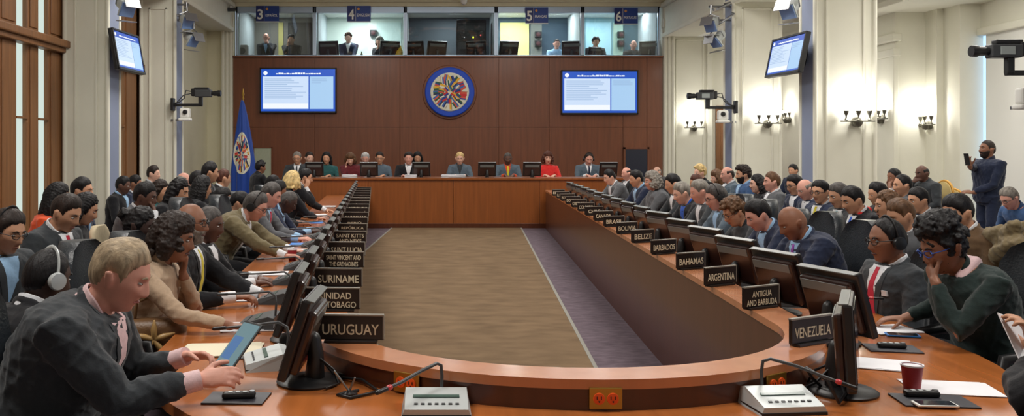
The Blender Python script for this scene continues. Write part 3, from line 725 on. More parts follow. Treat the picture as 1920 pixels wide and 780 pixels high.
def mic_grey(lab, x, y, rz):
    if not kgu: kgu.append(1); kg.location = (x, y, ZT); kg.rotation_euler = (0, 0, rz); kg['label'] = lab; kg['group'] = 'microphone units on the desk'; return kg
    return dup(kg, lab, (x, y, ZT), rz, 'microphone units on the desk')
for side, lst in ((-1, [3.72, 4.55, 5.3, 6.05, 6.8, 7.6, 8.4, 9.2, 10.0]), (1, [4.42, 5.2, 5.95, 6.75, 7.5, 8.3, 9.1, 9.9])):
    for k, y in enumerate(lst):
        x = AX+side*(half(y)+.43) if not (side < 0 and k == 0) else -.68
        nm = (L_NAMES if side < 0 else R_NAMES)[k].replace('\n', ' ')
        mics.append(((mic if (side, k) == (-1, 0) else mic_grey)('grey microphone unit at the %s seat behind its monitor' % nm, x, y, side*PI/2+(.25 if (side, k) == (-1, 0) else 0)), side, k))
neck(k0, [(.02, .085, .055), (.021, .087, .10), (.018, .085, .138), (.003, .07, .148), (-.05, .02, .135), (-.12, -.06, .115), (-.165, -.1, .105)])
neck(k1, [(-.03, .085, .055), (-.03, .09, .11), (-.024, .09, .145), (.0, .08, .155), (.07, .03, .14), (.14, -.03, .115), (.185, -.06, .1)])
for o, s, k in mics: neck(o, [(.03, .085, .055), (.03, .09, .12), (.025, .085, .16), (.01, .05, .18), (0, -.06, .17), (0, -.17, .165)], (s, k) == (1, 0))
# socket plates on the riser
def make_socket():
    t = thing('socket_plate', '', 'socket')
    MB().box(0, 0, 0, .115, .008, .075, .003).build('plate', M_BRASS, t)
    for s in (-1, 1):
        g = MB().lathe([(.003, -.009), (.02, -.008), (.0215, 0)], 20, (s*.024, 0, 0), 'y').build('outlet', mat('orange_plastic', srgb(240, 92, 30), .4), t, smooth=40)
        MB().b2(s*.024-.009, s*.024-.006, -.0105, -.007, -.002, .009).b2(s*.024+.006, s*.024+.009, -.0105, -.007, -.002, .009).lathe([(.003, -.0105), (.003, -.007)], 8, (s*.024, 0, -.009), 'y').build('pin_hole', M_BLACK, g)
    return t
s0 = make_socket(); first = True
for tt, lab in ((-PI/2-.005+.0, 'brass plate with two orange sockets at the middle of the curved riser'), (-PI/2-.64, 'brass socket plate on the riser by the URUGUAY end'), (-PI/2+.62, 'brass socket plate on the riser by the VENEZUELA end')):
    a, b_ = 1.15+.008, 1.04+.008; x, y = AX+.009+a*math.cos(tt), 4.1+b_*math.sin(tt); rz = math.atan2(math.sin(tt)/b_, math.cos(tt)/a)+PI/2
    if first: o = s0; o.location = (x+.01, y, .745); o.rotation_euler = (0, 0, rz); o['label'] = lab; first = False
    else: o = dup(s0, lab, (x, y, .745), rz)
    o['group'] = 'socket plates on the riser'
# cups
def make_cup():
    t = thing('paper_cup', '', 'cup')
    MB().lathe([(.0, 0), (.029, 0), (.039, .092), (.036, .092), (.027, .006), (0, .006)], 24).build('cup_body', mat('red_paper', srgb(150, 36, 46), .5), t, smooth=40)
    MB().lathe([(.0385, .088), (.041, .09), (.041, .095), (.036, .095), (.036, .09)], 24).build('rim', M_PAPER, t, smooth=40)
    MB().lathe([(0, .078), (.0345, .078), (.0345, .08), (0, .08)], 20).build('coffee', mat('coffee', srgb(60, 36, 22), .2), t)
    return t
q = make_cup(); q.location = (1.84, 3.34, ZT); q['label'] = 'red paper cup on the desk beside the edge-on monitor'
dup(q, 'red paper cup before the olive suited man', (X(548, 7.3), 7.3, ZT)); dup(q, 'red paper cup half hidden behind the monitor at URUGUAY', (X(590, 3.72)+.02, 3.74, ZT))
dup(q, 'red paper cup by the SAINT LUCIA nameplate', (X(612, 6.9), 6.9, ZT))
# papers, folders, pads, phones
def sheets(name, lab, x, y, w, d, rz, n=3, m=None, h=.0018, cat='paper', z=ZT):
    r = random.Random(int(abs(x*977+y*131))); mb = MB()
    for k in range(n): mb.box(r.uniform(-.01, .01), r.uniform(-.01, .01), h*(k+.5), w, d, h, 0, Matrix.Rotation(r.uniform(-.08, .08) if k else 0, 4, 'Z'))
    o = mb.build(name, m or M_PAPER, None, (x, y, z), (0, 0, rz)); tag(o, lab, cat); return o
sheets('document', 'white papers on the desk by the woman in a beige sweater', X(470, 4.5), 4.52, .3, .22, .2, 4)
sheets('folder', 'open pale folder of papers beside the grey haired man', X(410, 3.92), 3.98, .34, .26, .1, 5, mat('cream_paper', srgb(224, 216, 190), .8))
sheets('document', 'white papers in front of the bald man with a beard', X(485, 5.4), 5.4, .3, .21, .1, 4)
sheets('document', 'white papers beside the red cup of the olive suited man', X(500, 6.5), 6.5, .3, .21, .0, 4)
M_BLUEP = mat('blue_card', srgb(40, 120, 200), .5); M_PURP = mat('purple_card', srgb(100, 80, 150), .5)
sheets('folder', 'blue folder in front of the grey haired man in profile', X(570, 8.6), 8.6, .25, .2, 0, 3, M_BLUEP)
sheets('document', 'white papers under the hands of the navy suited man', X(575, 8.1), 8.05, .26, .2, 0, 3)
sheets('folder', 'purple folder on the desk near SAINT KITTS AND NEVIS', X(577, 9.2), 9.2, .22, .2, 0, 3, M_PURP)
sheets('document', 'white papers before the man resting his face on his hand', X(592, 12.6), 12.6, .3, .2, 0, 4)
sheets('document', 'pile of white papers at the far end of the flag side desk', X(612, 14.4), 14.4, .3, .24, 0, 8)
sheets('folder', 'blue folder beyond the pale blue shirt sleeve', X(588, 11.2), 11.2, .22, .2, 0, 3, M_BLUEP)
M_PAD = mat('dark_leather_pad', srgb(44, 44, 52), .5)
sheets('desk_pad', 'dark leather pad under the black handset at the grey haired man', X(443, 3.22), 3.2, .22, .15, -.05, 1, M_PAD, .006, 'pad')
sheets('desk_pad', 'dark leather pad beside the red cup on the near desk', X(1752, 3.16), 3.18, .25, .16, -.12, 1, M_PAD, .006, 'pad')
sheets('desk_pad', 'dark leather pad behind the microphone unit at URUGUAY', X(478, 3.9), 3.72+.16, .2, .14, .1, 1, M_PAD, .006, 'pad')
sheets('desk_pad', 'dark leather pad in front of the woman with blue glasses', X(1672, 4.02), 4.02, .22, .16, -.2, 1, M_PAD, .006, 'pad')
sheets('document', 'white papers beside the handset near the red cup', X(1785, 3.34), 3.35, .3, .2, -.15, 3)
sheets('document', 'white papers on the desk in front of VENEZUELA', X(1640, 3.75), 3.72, .26, .2, -.4, 4)
sheets('document', 'white papers under the hand of the woman with blue glasses', X(1655, 4.5), 4.45, .26, .2, .2, 3)
def handset(lab, x, y, rz):
    t = thing('headset_receiver', lab, 'receiver', (x, y, ZT+.006), rz)
    MB().box(0, 0, .011, .12, .042, .022, .009).build('body', M_BLACK, t)
    mb = MB()
    for k in range(3): mb.box(-.03+.026*k, 0, .0225, .016, .018, .003, .001)
    mb.build('buttons', M_SILVER, t); MB().lathe([(.012, .02), (.01, .026)], 12, (.047, 0, 0)).build('dial', M_METAL, t)
handset('black handset receiver on the pad beside the grey haired man', X(448, 3.2), 3.2, .1)
handset('black handset receiver on the pad beside the red cup', X(1728, 3.22), 3.22, -.1)
handset('black handset receiver on the pad near the woman with blue glasses', X(1672, 4.02), 4.02, -.2)
def phone(lab, x, y, z, rot, w=.075, h=.15, m=None, name='smartphone'):
    t = thing(name, lab, 'phone' if name == 'smartphone' else 'tablet', (x, y, z)); t.rotation_euler = rot
    MB().box(0, 0, 0, w, h, .008, .003).build('case', m or M_BLACK, t); MB().box(0, 0, .0045, w*.9, h*.88, .001).build('display', mat('phone_glass', (.02, .03, .04), .08), t); return t
phone('blue cased phone lying by the hands of the grey haired man', X(384, 3.45), 3.42, ZT+.006, (0, 0, 1.4), m=M_BLUEP)
phone('blue phone on the desk before the woman with blue glasses', X(1680, 4.36), 4.3, ZT+.006, (0, 0, 1.3), m=M_BLUEP)
phone('white phone on the dark pad at the near edge', X(1756, 3.09), 3.1, ZT+.012, (0, 0, 1.5), .06, .14, M_WHITE)
tb_ = thing('tablet', 'tablet with a lit page held by the grey haired man', 'tablet', (X(447, 3.35), 3.36, .865)); tb_.rotation_euler = (math.radians(48), math.radians(0), math.radians(-48))
MB().box(0, 0, 0, .13, .2, .008, .003).build('case', M_DGREY, tb_); MB().box(0, 0, .005, .118, .18, .001).build('display', screen_mat('tablet_page', (.10, .17, .19), 1.0), tb_); MB().box(-.02, -.02, .0058, .06, .1, .0006).build('picture', screen_mat('tablet_picture', (.05, .12, .26), 1.0), tb_)
t = thing('handbag', 'brown leather handbag with a bow beside the beige sweater', 'bag', (X(292, 4.4), 4.4, .61), .2)
ML = mat('tan_leather', srgb(104, 74, 44), .45, bump=.2, bscale=80)
MB().box(0, 0, .06, .3, .14, .2, .05).build('bag_body', ML, t, smooth=50)
MB().tube([(-.1, 0, .15), (-.09, 0, .24), (0, 0, .28), (.09, 0, .24), (.1, 0, .15)], .008, 8).build('handle', ML, t, smooth=60)
mb = MB()
for k in range(5):
    a = 2*PI*k/5+.3; mb.tube([(0, -.085, .07), (.05*math.cos(a), -.095, .07+.05*math.sin(a)), (.1*math.cos(a), -.085, .07+.09*math.sin(a))], [.012, .016, .006], 8)
mb.build('bow', mat('gold_leather', srgb(170, 136, 84), .4), t, smooth=60)
# loose cables on the near desk
for lab, pts in (('black cable looping on the desk beside the near monitor at URUGUAY', [(-.36, 3.5, .705), (-.25, 3.4, .72), (-.18, 3.28, .708), (-.28, 3.2, .706), (-.33, 3.24, .706), (-.26, 3.3, .706)]), ('black cables looped behind the edge-on monitor', [(1.5, 3.33, .706), (1.43, 3.27, .76), (1.37, 3.18, .82), (1.42, 3.12, .79), (1.46, 3.12, .71), (1.52, 3.2, .72), (1.55, 3.3, .74)])):
    o = MB().tube(pts, .006, 8).build('cable', M_BLACK, smooth=60); tag(o, lab, 'cable')
t = thing('microphone_stand', 'small dark stand with thin prongs on the near desk', 'stand', (X(655, 3.27), 3.27, ZT))
MB().lathe([(.03, 0), (.03, .006), (.008, .012)], 18).build('base', M_BLACK, t); 
for p in ((-.055, 0, .085), (.02, .0, .06)): MB().tube([(0, 0, .01), p], .004, 8).build('prong', M_METAL, t)
# papers and small things on the dais desk
for px, w, lab in ((655, .3, 'stack of white papers on the dais under the woman with grey fringe'), (770, .24, 'white papers on the dais beside the man with a red badge'), (850, .5, 'papers in front of the blonde woman chairing')):
    sheets('document', lab, X(px, 18.55), 18.6, w, .2, 0, 14, h=.004, z=ZD)
# ---------------------------------------------------------------- things inside the booths
cy = D2+.55; t = MB().b2(XL+.1, XR-.1, D2+.32, D2+.95, ZS-.12, ZS-.06, .005).build('booth_counter', M_DGREY); tag(t, 'dark counter running along inside the glazed booths', 'counter')
for i, (px, lab) in enumerate(((618, 'beside the interpreter under sign 4'), (730, 'beside the grey haired interpreter'), (777, 'at the edge of the middle booth'), (818, 'in the middle booth under the equipment rack'), (893, 'in front of the tall equipment rack'), (952, 'in front of the yellow wall'), (1072, 'beside the interpreter in a blue shirt'), (1113, 'in front of the curly haired interpreter'), (1217, 'beside the interpreter under sign 6'))):
    o = put_monitor(X(px, cy), cy-.05, ZS-.06, PI/2+(.3 if i % 2 else -.2), 'dark booth monitor '+lab, 'monitors in the booths'); o.scale = ((1.0 if px == 1113 else 1.45),)*3
t = thing('equipment_rack', 'tall black equipment rack with small lights in the middle booth', 'rack', (X(883, D2+1.5), D2+1.5, 3.5)); w = .8
MB().b2(-.42, .42, -.25, .25, 0, 1.86, .01).build('cabinet', M_BLACK, t)
for k in range(6): MB().b2(-.38, .38, -.27, -.24, .2+.27*k, .42+.27*k, .005).build('rack_unit', M_DGREY if k % 2 else M_BLACK, t)
MB().lathe([(.026, -.285), (.026, -.26)], 12, (.05, 0, 1.36), 'y').build('indicator', screen_mat('yellow_led', (.8, .9, .05), 1.3), t)
MB().lathe([(.02, -.285), (.02, -.26)], 12, (.26, 0, 1.42), 'y').build('indicator', screen_mat('red_led', (.8, .1, .1), 1.0), t)
MB().lathe([(.016, -.285), (.016, -.26)], 12, (-.2, 0, 1.36), 'y').build('indicator', screen_mat('white_led', (.4, .4, .4), 1.0), t)
for px, py, lab in ((1009, 65, 'upper one under sign 5'), (1009, 82, 'lower one under sign 5'), (1164, 65, 'upper one left of the balding interpreter'), (1164, 82, 'lower one left of the balding interpreter'), (700, 62, 'on the white post behind the grey haired interpreter')):
    Y = BY-.12; t = thing('wall_speaker', 'small black speaker on the booth wall, '+lab, 'speaker', (X(px, Y), Y, Z(py, Y)))
    MB().box(0, 0, 0, .2, .12, .18, .01).build('cabinet', M_BLACK, t); MB().lathe([(.03, -.075), (.06, -.07), (.065, -.058)], 16, axis='y').build('cone', mat('speaker_cone', srgb(70, 30, 34), .5), t)
t = thing('desk_fan', 'white fan heater at the edge of the booth under sign 3', 'fan', (X(455, cy), cy, ZS-.06))
MB().b2(-.15, .15, -.1, .1, 0, .42, .03).build('housing', mat('fan_grey', srgb(150, 150, 146), .5), t); MB().lathe([(.02, -.115), (.09, -.11), (.1, -.095)], 18, (0, 0, .25), 'y').build('grille', M_DGREY, t)
o = MB().tube([(0, 0, .0), (.02, 0, .14), (.05, 0, .26)], [.12, .11, .03], 12).build('carrier_bag', mat('yellow_plastic', srgb(226, 186, 40), .4), None, (X(747, cy), cy, ZS+.06), smooth=50); tag(o, 'yellow bag on the counter in the booth under sign 4', 'bag')
o = MB().lathe([(.0, 0), (.035, 0), (.035, .16), (.015, .2), (.015, .24), (0, .24)], 16).build('bottle', mat('green_glass_bottle', srgb(70, 96, 50), .2), None, (X(678, cy), cy, ZS-.06), smooth=40); tag(o, 'small green bottle on the counter of the booth under sign 4', 'bottle')
o = MB().lathe([(.0, 0), (.035, 0), (.04, .1), (.036, .1), (.03, .01), (0, .01)], 16).build('cup', M_WHITE, None, (X(914, D2+.36), D2+.36, ZS-.06), smooth=40); tag(o, 'white cup on the counter of the middle booth', 'cup')
# ================================================================ chairs
def make_leather_chair():
    """sitter faces +x"""
    t = thing('leather_chair', '', 'chair')
    MB().box(.02, 0, .43, .5, .52, .11, .045).build('seat', M_LEATHER, t, smooth=50)
    vs, fs = [], []
    prof = [(-.22, .42, .2), (-.255, .6, .24), (-.285, .8, .25), (-.315, 1.0, .235), (-.33, 1.08, .18), (-.335, 1.115, .1)]
    mb = MB(); n = 20
    for i, (x, z, w) in enumerate(prof):
        for k in range(n):
            a = 2*PI*k/n; c, s = math.cos(a), math.sin(a)
            vs.append((x+.055*math.copysign(abs(c)**.7, c)-.04*(1-abs(s))*.4+.05*abs(s)**3, w*math.copysign(abs(s)**.6, s), z))
    for i in range(len(prof)-1):
        for k in range(n): fs.append((i*n+k, i*n+(k+1) % n, (i+1)*n+(k+1) % n, (i+1)*n+k))
    fs += [tuple(range(n)), tuple((len(prof)-1)*n+k for k in range(n))]
    mb.add(vs, fs).build('backrest', M_LEATHER, t, smooth=60)
    for s in (-1, 1): MB().tube([(-.2, s*.29, .45), (-.18, s*.3, .63), (0, s*.3, .66), (.16, s*.29, .64), (.2, s*.28, .45)], [.02, .025, .03, .028, .02], 10).build('armrest', M_BLACK, t, smooth=60)
    MB().cyl((0, 0, .1), .03, .3).build('column', M_METAL, t, smooth=50)
    for k in range(5):
        a = 2*PI*k/5; l = MB().tube([(0, 0, .12), (.28*math.cos(a), .28*math.sin(a), .075)], [.028, .018], 8).build('leg', M_BLACK, t, smooth=50)
        MB().lathe([(.03, -.015), (.03, .015)], 12, (.28*math.cos(a), .28*math.sin(a), .03), 'x').build('caster', M_BLACK, l)
    return t
def make_beige_chair():
    t = thing('audience_chair', '', 'chair')
    MB().box(.02, 0, .42, .46, .46, .09, .035).build('seat', M_BEIGE, t, smooth=50)
    mb = MB(); vs, fs = [], []; n = 20
    prof = [(-.2, .44, .2), (-.225, .6, .22), (-.25, .76, .22), (-.265, .84, .19), (-.27, .885, .12)]
    for x, z, w in prof:
        for k in range(n):
            a = 2*PI*k/n; c, s = math.cos(a), math.sin(a); vs.append((x+.035*math.copysign(abs(c)**.7, c), w*math.copysign(abs(s)**.6, s), z))
    for i in range(len(prof)-1):
        for k in range(n): fs.append((i*n+k, i*n+(k+1) % n, (i+1)*n+(k+1) % n, (i+1)*n+k))
    fs += [tuple(range(n)), tuple((len(prof)-1)*n+k for k in range(n))]
    mb.add(vs, fs).build('backrest', M_BEIGE, t, smooth=60)
    for sx in (-.19, .22):
        for sy in (-.2, .2): MB().tube([(sx, sy, .01), (sx*.95, sy*.95, .4)], .014, 8).build('leg', M_DGREY, t, smooth=60)
    return t
def make_gold_chair():
    t = thing('gilt_chair', '', 'chair')
    up = mat('yellow_upholstery', srgb(206, 182, 122), .7)
    MB().box(.02, 0, .44, .46, .48, .08, .03).build('seat', up, t, smooth=50)
    MB().box(.02, 0, .385, .47, .49, .05, .01).build('seat_rail', M_GOLD, t)
    R_ = Matrix.Rotation(PI/2, 4, 'Y')
    MB().lathe([(.0, -.02), (.19, -.02), (.2, 0), (.19, .025), (0, .025)], 28, (0, 0, 0), 'x').build('backrest', up, t, (-.25, 0, .8), (0, -.12, 0), smooth=40).scale = (1, 1, 1.2)
    MB().tube([(0, .205*math.cos(a), .205*math.sin(a)) for a in [2*PI*k/24 for k in range(25)]], .018, 8).build('back_frame', M_GOLD, t, (-.25, 0, .8), (0, -.12, 0), smooth=60).scale = (1, 1, 1.2)
    MB().tube([(-.2, .17, .42), (-.23, .19, .62)], .016, 8).tube([(-.2, -.17, .42), (-.23, -.19, .62)], .016, 8).build('back_post', M_GOLD, t, smooth=60)
    for sx in (-.19, .22):
        for sy in (-.2, .2): MB().tube([(sx, sy, .01), (sx, sy, .38)], [.013, .022], 8).build('leg', M_GOLD, t, smooth=60)
    return t
CH = {'leather': make_leather_chair(), 'beige': make_beige_chair(), 'gold': make_gold_chair()}; CH_USED = set()
def chair(kind, lab, x, y, rz, grp, z=0):
    if kind not in CH_USED:
        CH_USED.add(kind); o = CH[kind]; o.location = (x, y, z); o.rotation_euler = (0, 0, rz); o['label'] = lab; o['group'] = grp; return o
    return dup(CH[kind], lab, (x, y, z), rz, grp)
# ================================================================ people
SKIN = {'fair': srgb(222, 174, 152), 'pink': srgb(212, 156, 138), 'tan': srgb(198, 148, 118), 'brown': srgb(142, 98, 76), 'dark': srgb(98, 68, 56), 'deep': srgb(70, 52, 47)}
HAIR = {'black': srgb(22, 20, 22), 'dark': srgb(42, 32, 28), 'brown': srgb(74, 50, 36), 'auburn': srgb(82, 46, 34), 'chestnut': srgb(98, 70, 48), 'grey': srgb(128, 122, 114), 'greyblond': srgb(160, 142, 116), 'white': srgb(188, 186, 184), 'blond': srgb(206, 178, 122), 'darkgrey': srgb(78, 74, 72)}
CLOTH = {'charcoal': srgb(52, 56, 60), 'black': srgb(26, 27, 31), 'navy': srgb(36, 44, 66), 'grey': srgb(92, 94, 98), 'olive': srgb(112, 102, 76), 'beige': srgb(176, 152, 128), 'brown': srgb(96, 74, 52), 'darkgreen': srgb(30, 44, 42), 'blue': srgb(62, 90, 132), 'bluegrey': srgb(84, 98, 110), 'red': srgb(214, 50, 48), 'orange': srgb(210, 80, 40), 'white': srgb(220, 222, 226), 'ltblue': srgb(150, 186, 220), 'pink': srgb(222, 190, 192), 'teal': srgb(60, 150, 170), 'yellow': srgb(212, 196, 60), 'crimson': srgb(190, 40, 64), 'khaki': srgb(120, 106, 78), 'purple': srgb(130, 60, 150), 'tealdark': srgb(40, 84, 84), 'sand': srgb(150, 130, 96), 'maroon': srgb(96, 34, 40), 'royal': srgb(40, 90, 190)}
def skin_m(k): return mat('skin_'+k, SKIN[k], .5, var=.05, scale=26, bump=.04, bscale=160, spec=.35)
def hair_m(k): return mat('hair_'+k, HAIR[k], .55, var=.42, scale=34, bump=.7, bscale=46, spec=.3, stretch=(1, 1.6, .35), detail=6)
def cloth_m(k): return mat('cloth_'+k, CLOTH[k], .85, var=.07, scale=60, bump=.12, bscale=180, spec=.2, sheen=.15)
M_EYE = mat('eye_white', srgb(170, 162, 156), .35); M_IRIS = mat('eye_iris', srgb(34, 24, 20), .15)
def lerp(a, b, t): return a+(b-a)*t
def sstep(a, b, x):
    t = np.clip((x-a)/(b-a+1e-9), 0, 1); return t*t*(3-2*t)
HEADC = {}
def head_grid(nu, nv, female=False):
    """face forward +x, crown +z, origin in the middle of the skull; returns verts (nv+1, nu, 3)"""
    key = (nu, nv, female)
    if key in HEADC: return HEADC[key]
    th = np.linspace(0.0001, PI-.0001, nv+1)[:, None]; ph = np.linspace(0, 2*PI, nu, endpoint=False)[None, :]
    # more columns around the face
    ph = ph-.42*np.sin(ph)
    nx, ny, nz = np.sin(th)*np.cos(ph), np.sin(th)*np.sin(ph), np.cos(th)*np.ones_like(ph)
    x, y, z = nx*.098, ny*.076, nz*.120
    lo = np.clip(-nz, 0, 1)
    y = y*(1-.30*lo**1.5)
    fr = sstep(-.2, .5, nx)
    x = np.where(nx > 0, x*(1-.06*np.abs(nx)), x)
    # jaw: keep the face plane down to the chin, pull the nape in
    xf = .088*np.sqrt(np.clip(1-(ny/1.0)**2*.9, 0, 1))*np.clip(nx/np.maximum(np.sqrt(nx**2+ny**2), 1e-6), -1, 1)
    tj = sstep(0, .75, lo)*(nx > 0)
    x = x*(1-tj*.75)+xf*tj*.75*np.sqrt(np.clip(1-lo**6, 0, 1))
    x = np.where(nx < 0, x*(1-.42*sstep(.25, .95, lo)), x)
    g = lambda a, s: np.exp(-(a/s)**2)
    face = sstep(.25, .6, nx)
    nose = np.where(z > -.028, np.clip((.024-z)/.052, 0, 1)**.8, np.clip((z+.043)/.015, 0, 1))
    x = x+face*.027*nose*g(y, .0105+.006*np.clip(-(z-.0)/.03, 0, 1))
    x = x+face*.006*g(np.abs(y)-.016, .008)*g(z+.030, .010)
    for s in (-1, 1): x = x-face*.012*g(y-s*.031, .017)*g(z-.014, .012)
    x = x+face*.006*g(z-.034, .010)*g(y, .05)+face*.004*g(z+.052, .006)*g(y, .024)+face*.004*g(z+.066, .006)*g(y, .02)-face*.004*g(z+.059, .0035)*g(y, .024)
    x = x+face*.007*g(z+.097, .015)*g(y, .022)-face*.003*g(z+.080, .007)*g(y, .02)
    for s in (-1, 1): x = x+face*.004*g(y-s*.04, .016)*g(z+.018, .016)
    if female: y = y*.95; x = x*.98
    P = np.stack([x+0*y, y, z], -1); N = np.stack([nx, ny, nz], -1)
    HEADC[key] = (P, N); return HEADC[key]
def grid_faces(nv, nu, base=0):
    fs = []
    for i in range(nv):
        for k in range(nu):
            l = (k+1) % nu; fs.append((base+i*nu+k, base+(i+1)*nu+k, base+(i+1)*nu+l, base+i*nu+l))
    fs.append(tuple(base+k for k in range(nu))); fs.append(tuple(base+nv*nu+k for k in range(nu))[::-1])
    return fs
def hairline(az, style):
    """lowest height of the hair at azimuth az (0 front .. pi back)"""
    f = {'short': (.078, .072, .046, -.008, .022, .020, -.045, -.064), 'long': (.078, .068, .04, -.03, -.03, -.03, -.06, -.07), 'fringe': (.2, .2, .06, .0, .024, .022, -.045, -.062), 'receding': (.1, .085, .05, -.004, .022, .020, -.045, -.062), 'low': (.055, .05, .03, -.03, -.03, -.03, -.06, -.075)}[style]
    return np.interp(az, (0, .7, 1.12, 1.34, 1.5, 1.86, 2.1, PI), f)
def hair_shell(lod, style, t, t2, seed, noise, female):
    nu, nv = ((72, 52), (44, 32), (26, 20))[lod]
    P, N = head_grid(nu, nv, female)
    az = np.abs(np.arctan2(N[..., 1], N[..., 0])); z = P[..., 2]
    line = {'bald': 'fringe', 'receding': 'receding', 'long': 'long', 'bob': 'low', 'bun': 'long', 'short': 'short', 'curly': 'short', 'crop': 'short', 'updo': 'long', 'afro': 'long', 'pony': 'long'}[style]
    dl = z-hairline(az, line); m = sstep(-.004, .004, dl); grow = .30+.70*sstep(0, .055, dl)
    if style == 'bald': m = m*(1-sstep(.045, .075, z))*sstep(1.0, 1.35, az)
    r = random.Random(seed); q = np.zeros_like(z)
    for k in range(9):
        a = np.array([r.uniform(-1, 1) for _ in range(3)]); a /= np.linalg.norm(a); fr = r.uniform(40, 130)
        q = q+np.sin((P @ a)*fr+r.uniform(0, 6))*(60/fr)
    q = q/3.0
    top = sstep(-.02, .09, z)
    th = t2+(t-t2)*top
    off = -.006+m*(.006+th*grow*(1+noise*q))
    # side parting sweep
    c = P.copy(); d = N.copy(); d[..., 2] *= .9
    return (c+d*off[..., None]).reshape(-1, 3), grid_faces(nv, nu)
def blob(c, r, n=12):
    vs = []; 
    for i in range(n+1):
        a = PI*i/n+1e-3*(i == 0)-1e-3*(i == n)
        for k in range(2*n):
            b = PI*k/n; vs.append((c[0]+r[0]*math.sin(a)*math.cos(b), c[1]+r[1]*math.sin(a)*math.sin(b), c[2]+r[2]*math.cos(a)))
    return vs, grid_faces(n, 2*n)
class Geo:
    def __init__(s): s.v = []; s.f = []
    def add(s, vf, M=None):
        vs, fs = vf; n = len(s.v)
        for p in vs: s.v.append(M @ Vector(p) if M is not None else Vector(p))
        s.f += [tuple(i+n for i in f) for f in fs]; return s
def loft(secs, n=24):
    """secs: (centre, forward axis, side axis, r_forward, r_side) ; closed"""
    vs, fs = [], []
    for c, u, v, ru, rv in secs:
        for k in range(n):
            a = 2*PI*k/n; ca, sa = math.cos(a), math.sin(a); e = .8
            vs.append(c+u*(ru*math.copysign(abs(ca)**e, ca))+v*(rv*math.copysign(abs(sa)**e, sa)))
    m = len(secs)
    for i in range(m-1):
        for k in range(n): fs.append((i*n+k, i*n+(k+1) % n, (i+1)*n+(k+1) % n, (i+1)*n+k))
    fs.append(tuple(range(n))[::-1]); fs.append(tuple((m-1)*n+k for k in range(n)))
    return vs, fs
def ik(S_, T, l1, l2, pole):
    d = T-S_; L = d.length; mx = (l1+l2)*.995
    if L > mx: T = S_+d*(mx/L); d = T-S_; L = mx
    L = max(L, abs(l1-l2)+.02)
    a = (l1*l1-l2*l2+L*L)/(2*L); h = math.sqrt(max(0, l1*l1-a*a)); u = d.normalized(); p = (pole-u*pole.dot(u)).normalized()
    return S_+u*a+p*h, T
def hand_geo(g, w, d, nrm, side, curl, k=1.0, spread=1.0):
    """w wrist, d pointing direction, nrm back-of-hand normal, side +1 when the thumb lies on the d x nrm side"""
    d = d.normalized(); nrm = (nrm-d*nrm.dot(d)).normalized(); s = d.cross(nrm)*side
    g.add(tube_geo([w-d*.03, w+d*.012, w+d*.045, w+d*.085], [.025*k, .029*k, .037*k, .034*k], 12, [.018*k, .017*k, .016*k, .013*k], up=nrm))
    for i, (o, L) in enumerate(((.027, .074), (.009, .083), (-.009, .077), (-.026, .060))):
        b = w+d*(.085-.004*abs(i-1))+s*(o*k); p = [w+d*.055+s*(o*.8*k), b]; dr = (d+s*(o*2.2*spread)).normalized(); c = curl*(1+.08*i); ang = c*.45
        for j, f in enumerate((.45, .32, .23)):
            v = dr*math.cos(ang)-nrm*math.sin(ang); b = b+v*(L*k*f); p.append(b); ang += c*(.75 if j == 0 else .6)
        g.add(tube_geo(p, [.009*k, .0095*k, .0088*k, .0078*k, .0066*k], 8))
    b = w+d*.02+s*(.024*k)-nrm*.004; v = (d*.65+s*.75-nrm*.25).normalized(); p = [w+d*.01+s*.008, b]
    for j, L in enumerate((.040, .031, .026)):
        b = b+v*(L*k); p.append(b); v = (v+d*.35-nrm*(.12+.25*curl)-s*.25*curl).normalized()
    g.add(tube_geo(p, [.013*k, .0125*k, .0115*k, .0098*k, .0078*k], 8))
VOX = (.0058, .0085, .012)
def V3(*a): return Vector(a)
def folds(me, amp, seed, fq=1.0):
    n = len(me.vertices); co = np.empty(n*3); me.vertices.foreach_get('co', co); co = co.reshape(-1, 3)
    no = np.empty(n*3); me.vertices.foreach_get('normal', no); no = no.reshape(-1, 3)
    r = np.random.RandomState(seed); q = np.zeros(n)
    for k in range(10):
        a = r.normal(size=3)*np.array([1, 1, 1.3]); a /= np.linalg.norm(a); f = r.uniform(18, 60)*fq; w = co @ a*f+r.uniform(0, 6)+1.6*np.sin(co @ r.normal(size=3)*9)
        q += (1-np.abs(np.sin(w)))**2*(26*fq/f)
    co += no*((q-q.mean())*amp)[:, None]
    me.vertices.foreach_set('co', co.ravel()); me.update()
NP = [0]
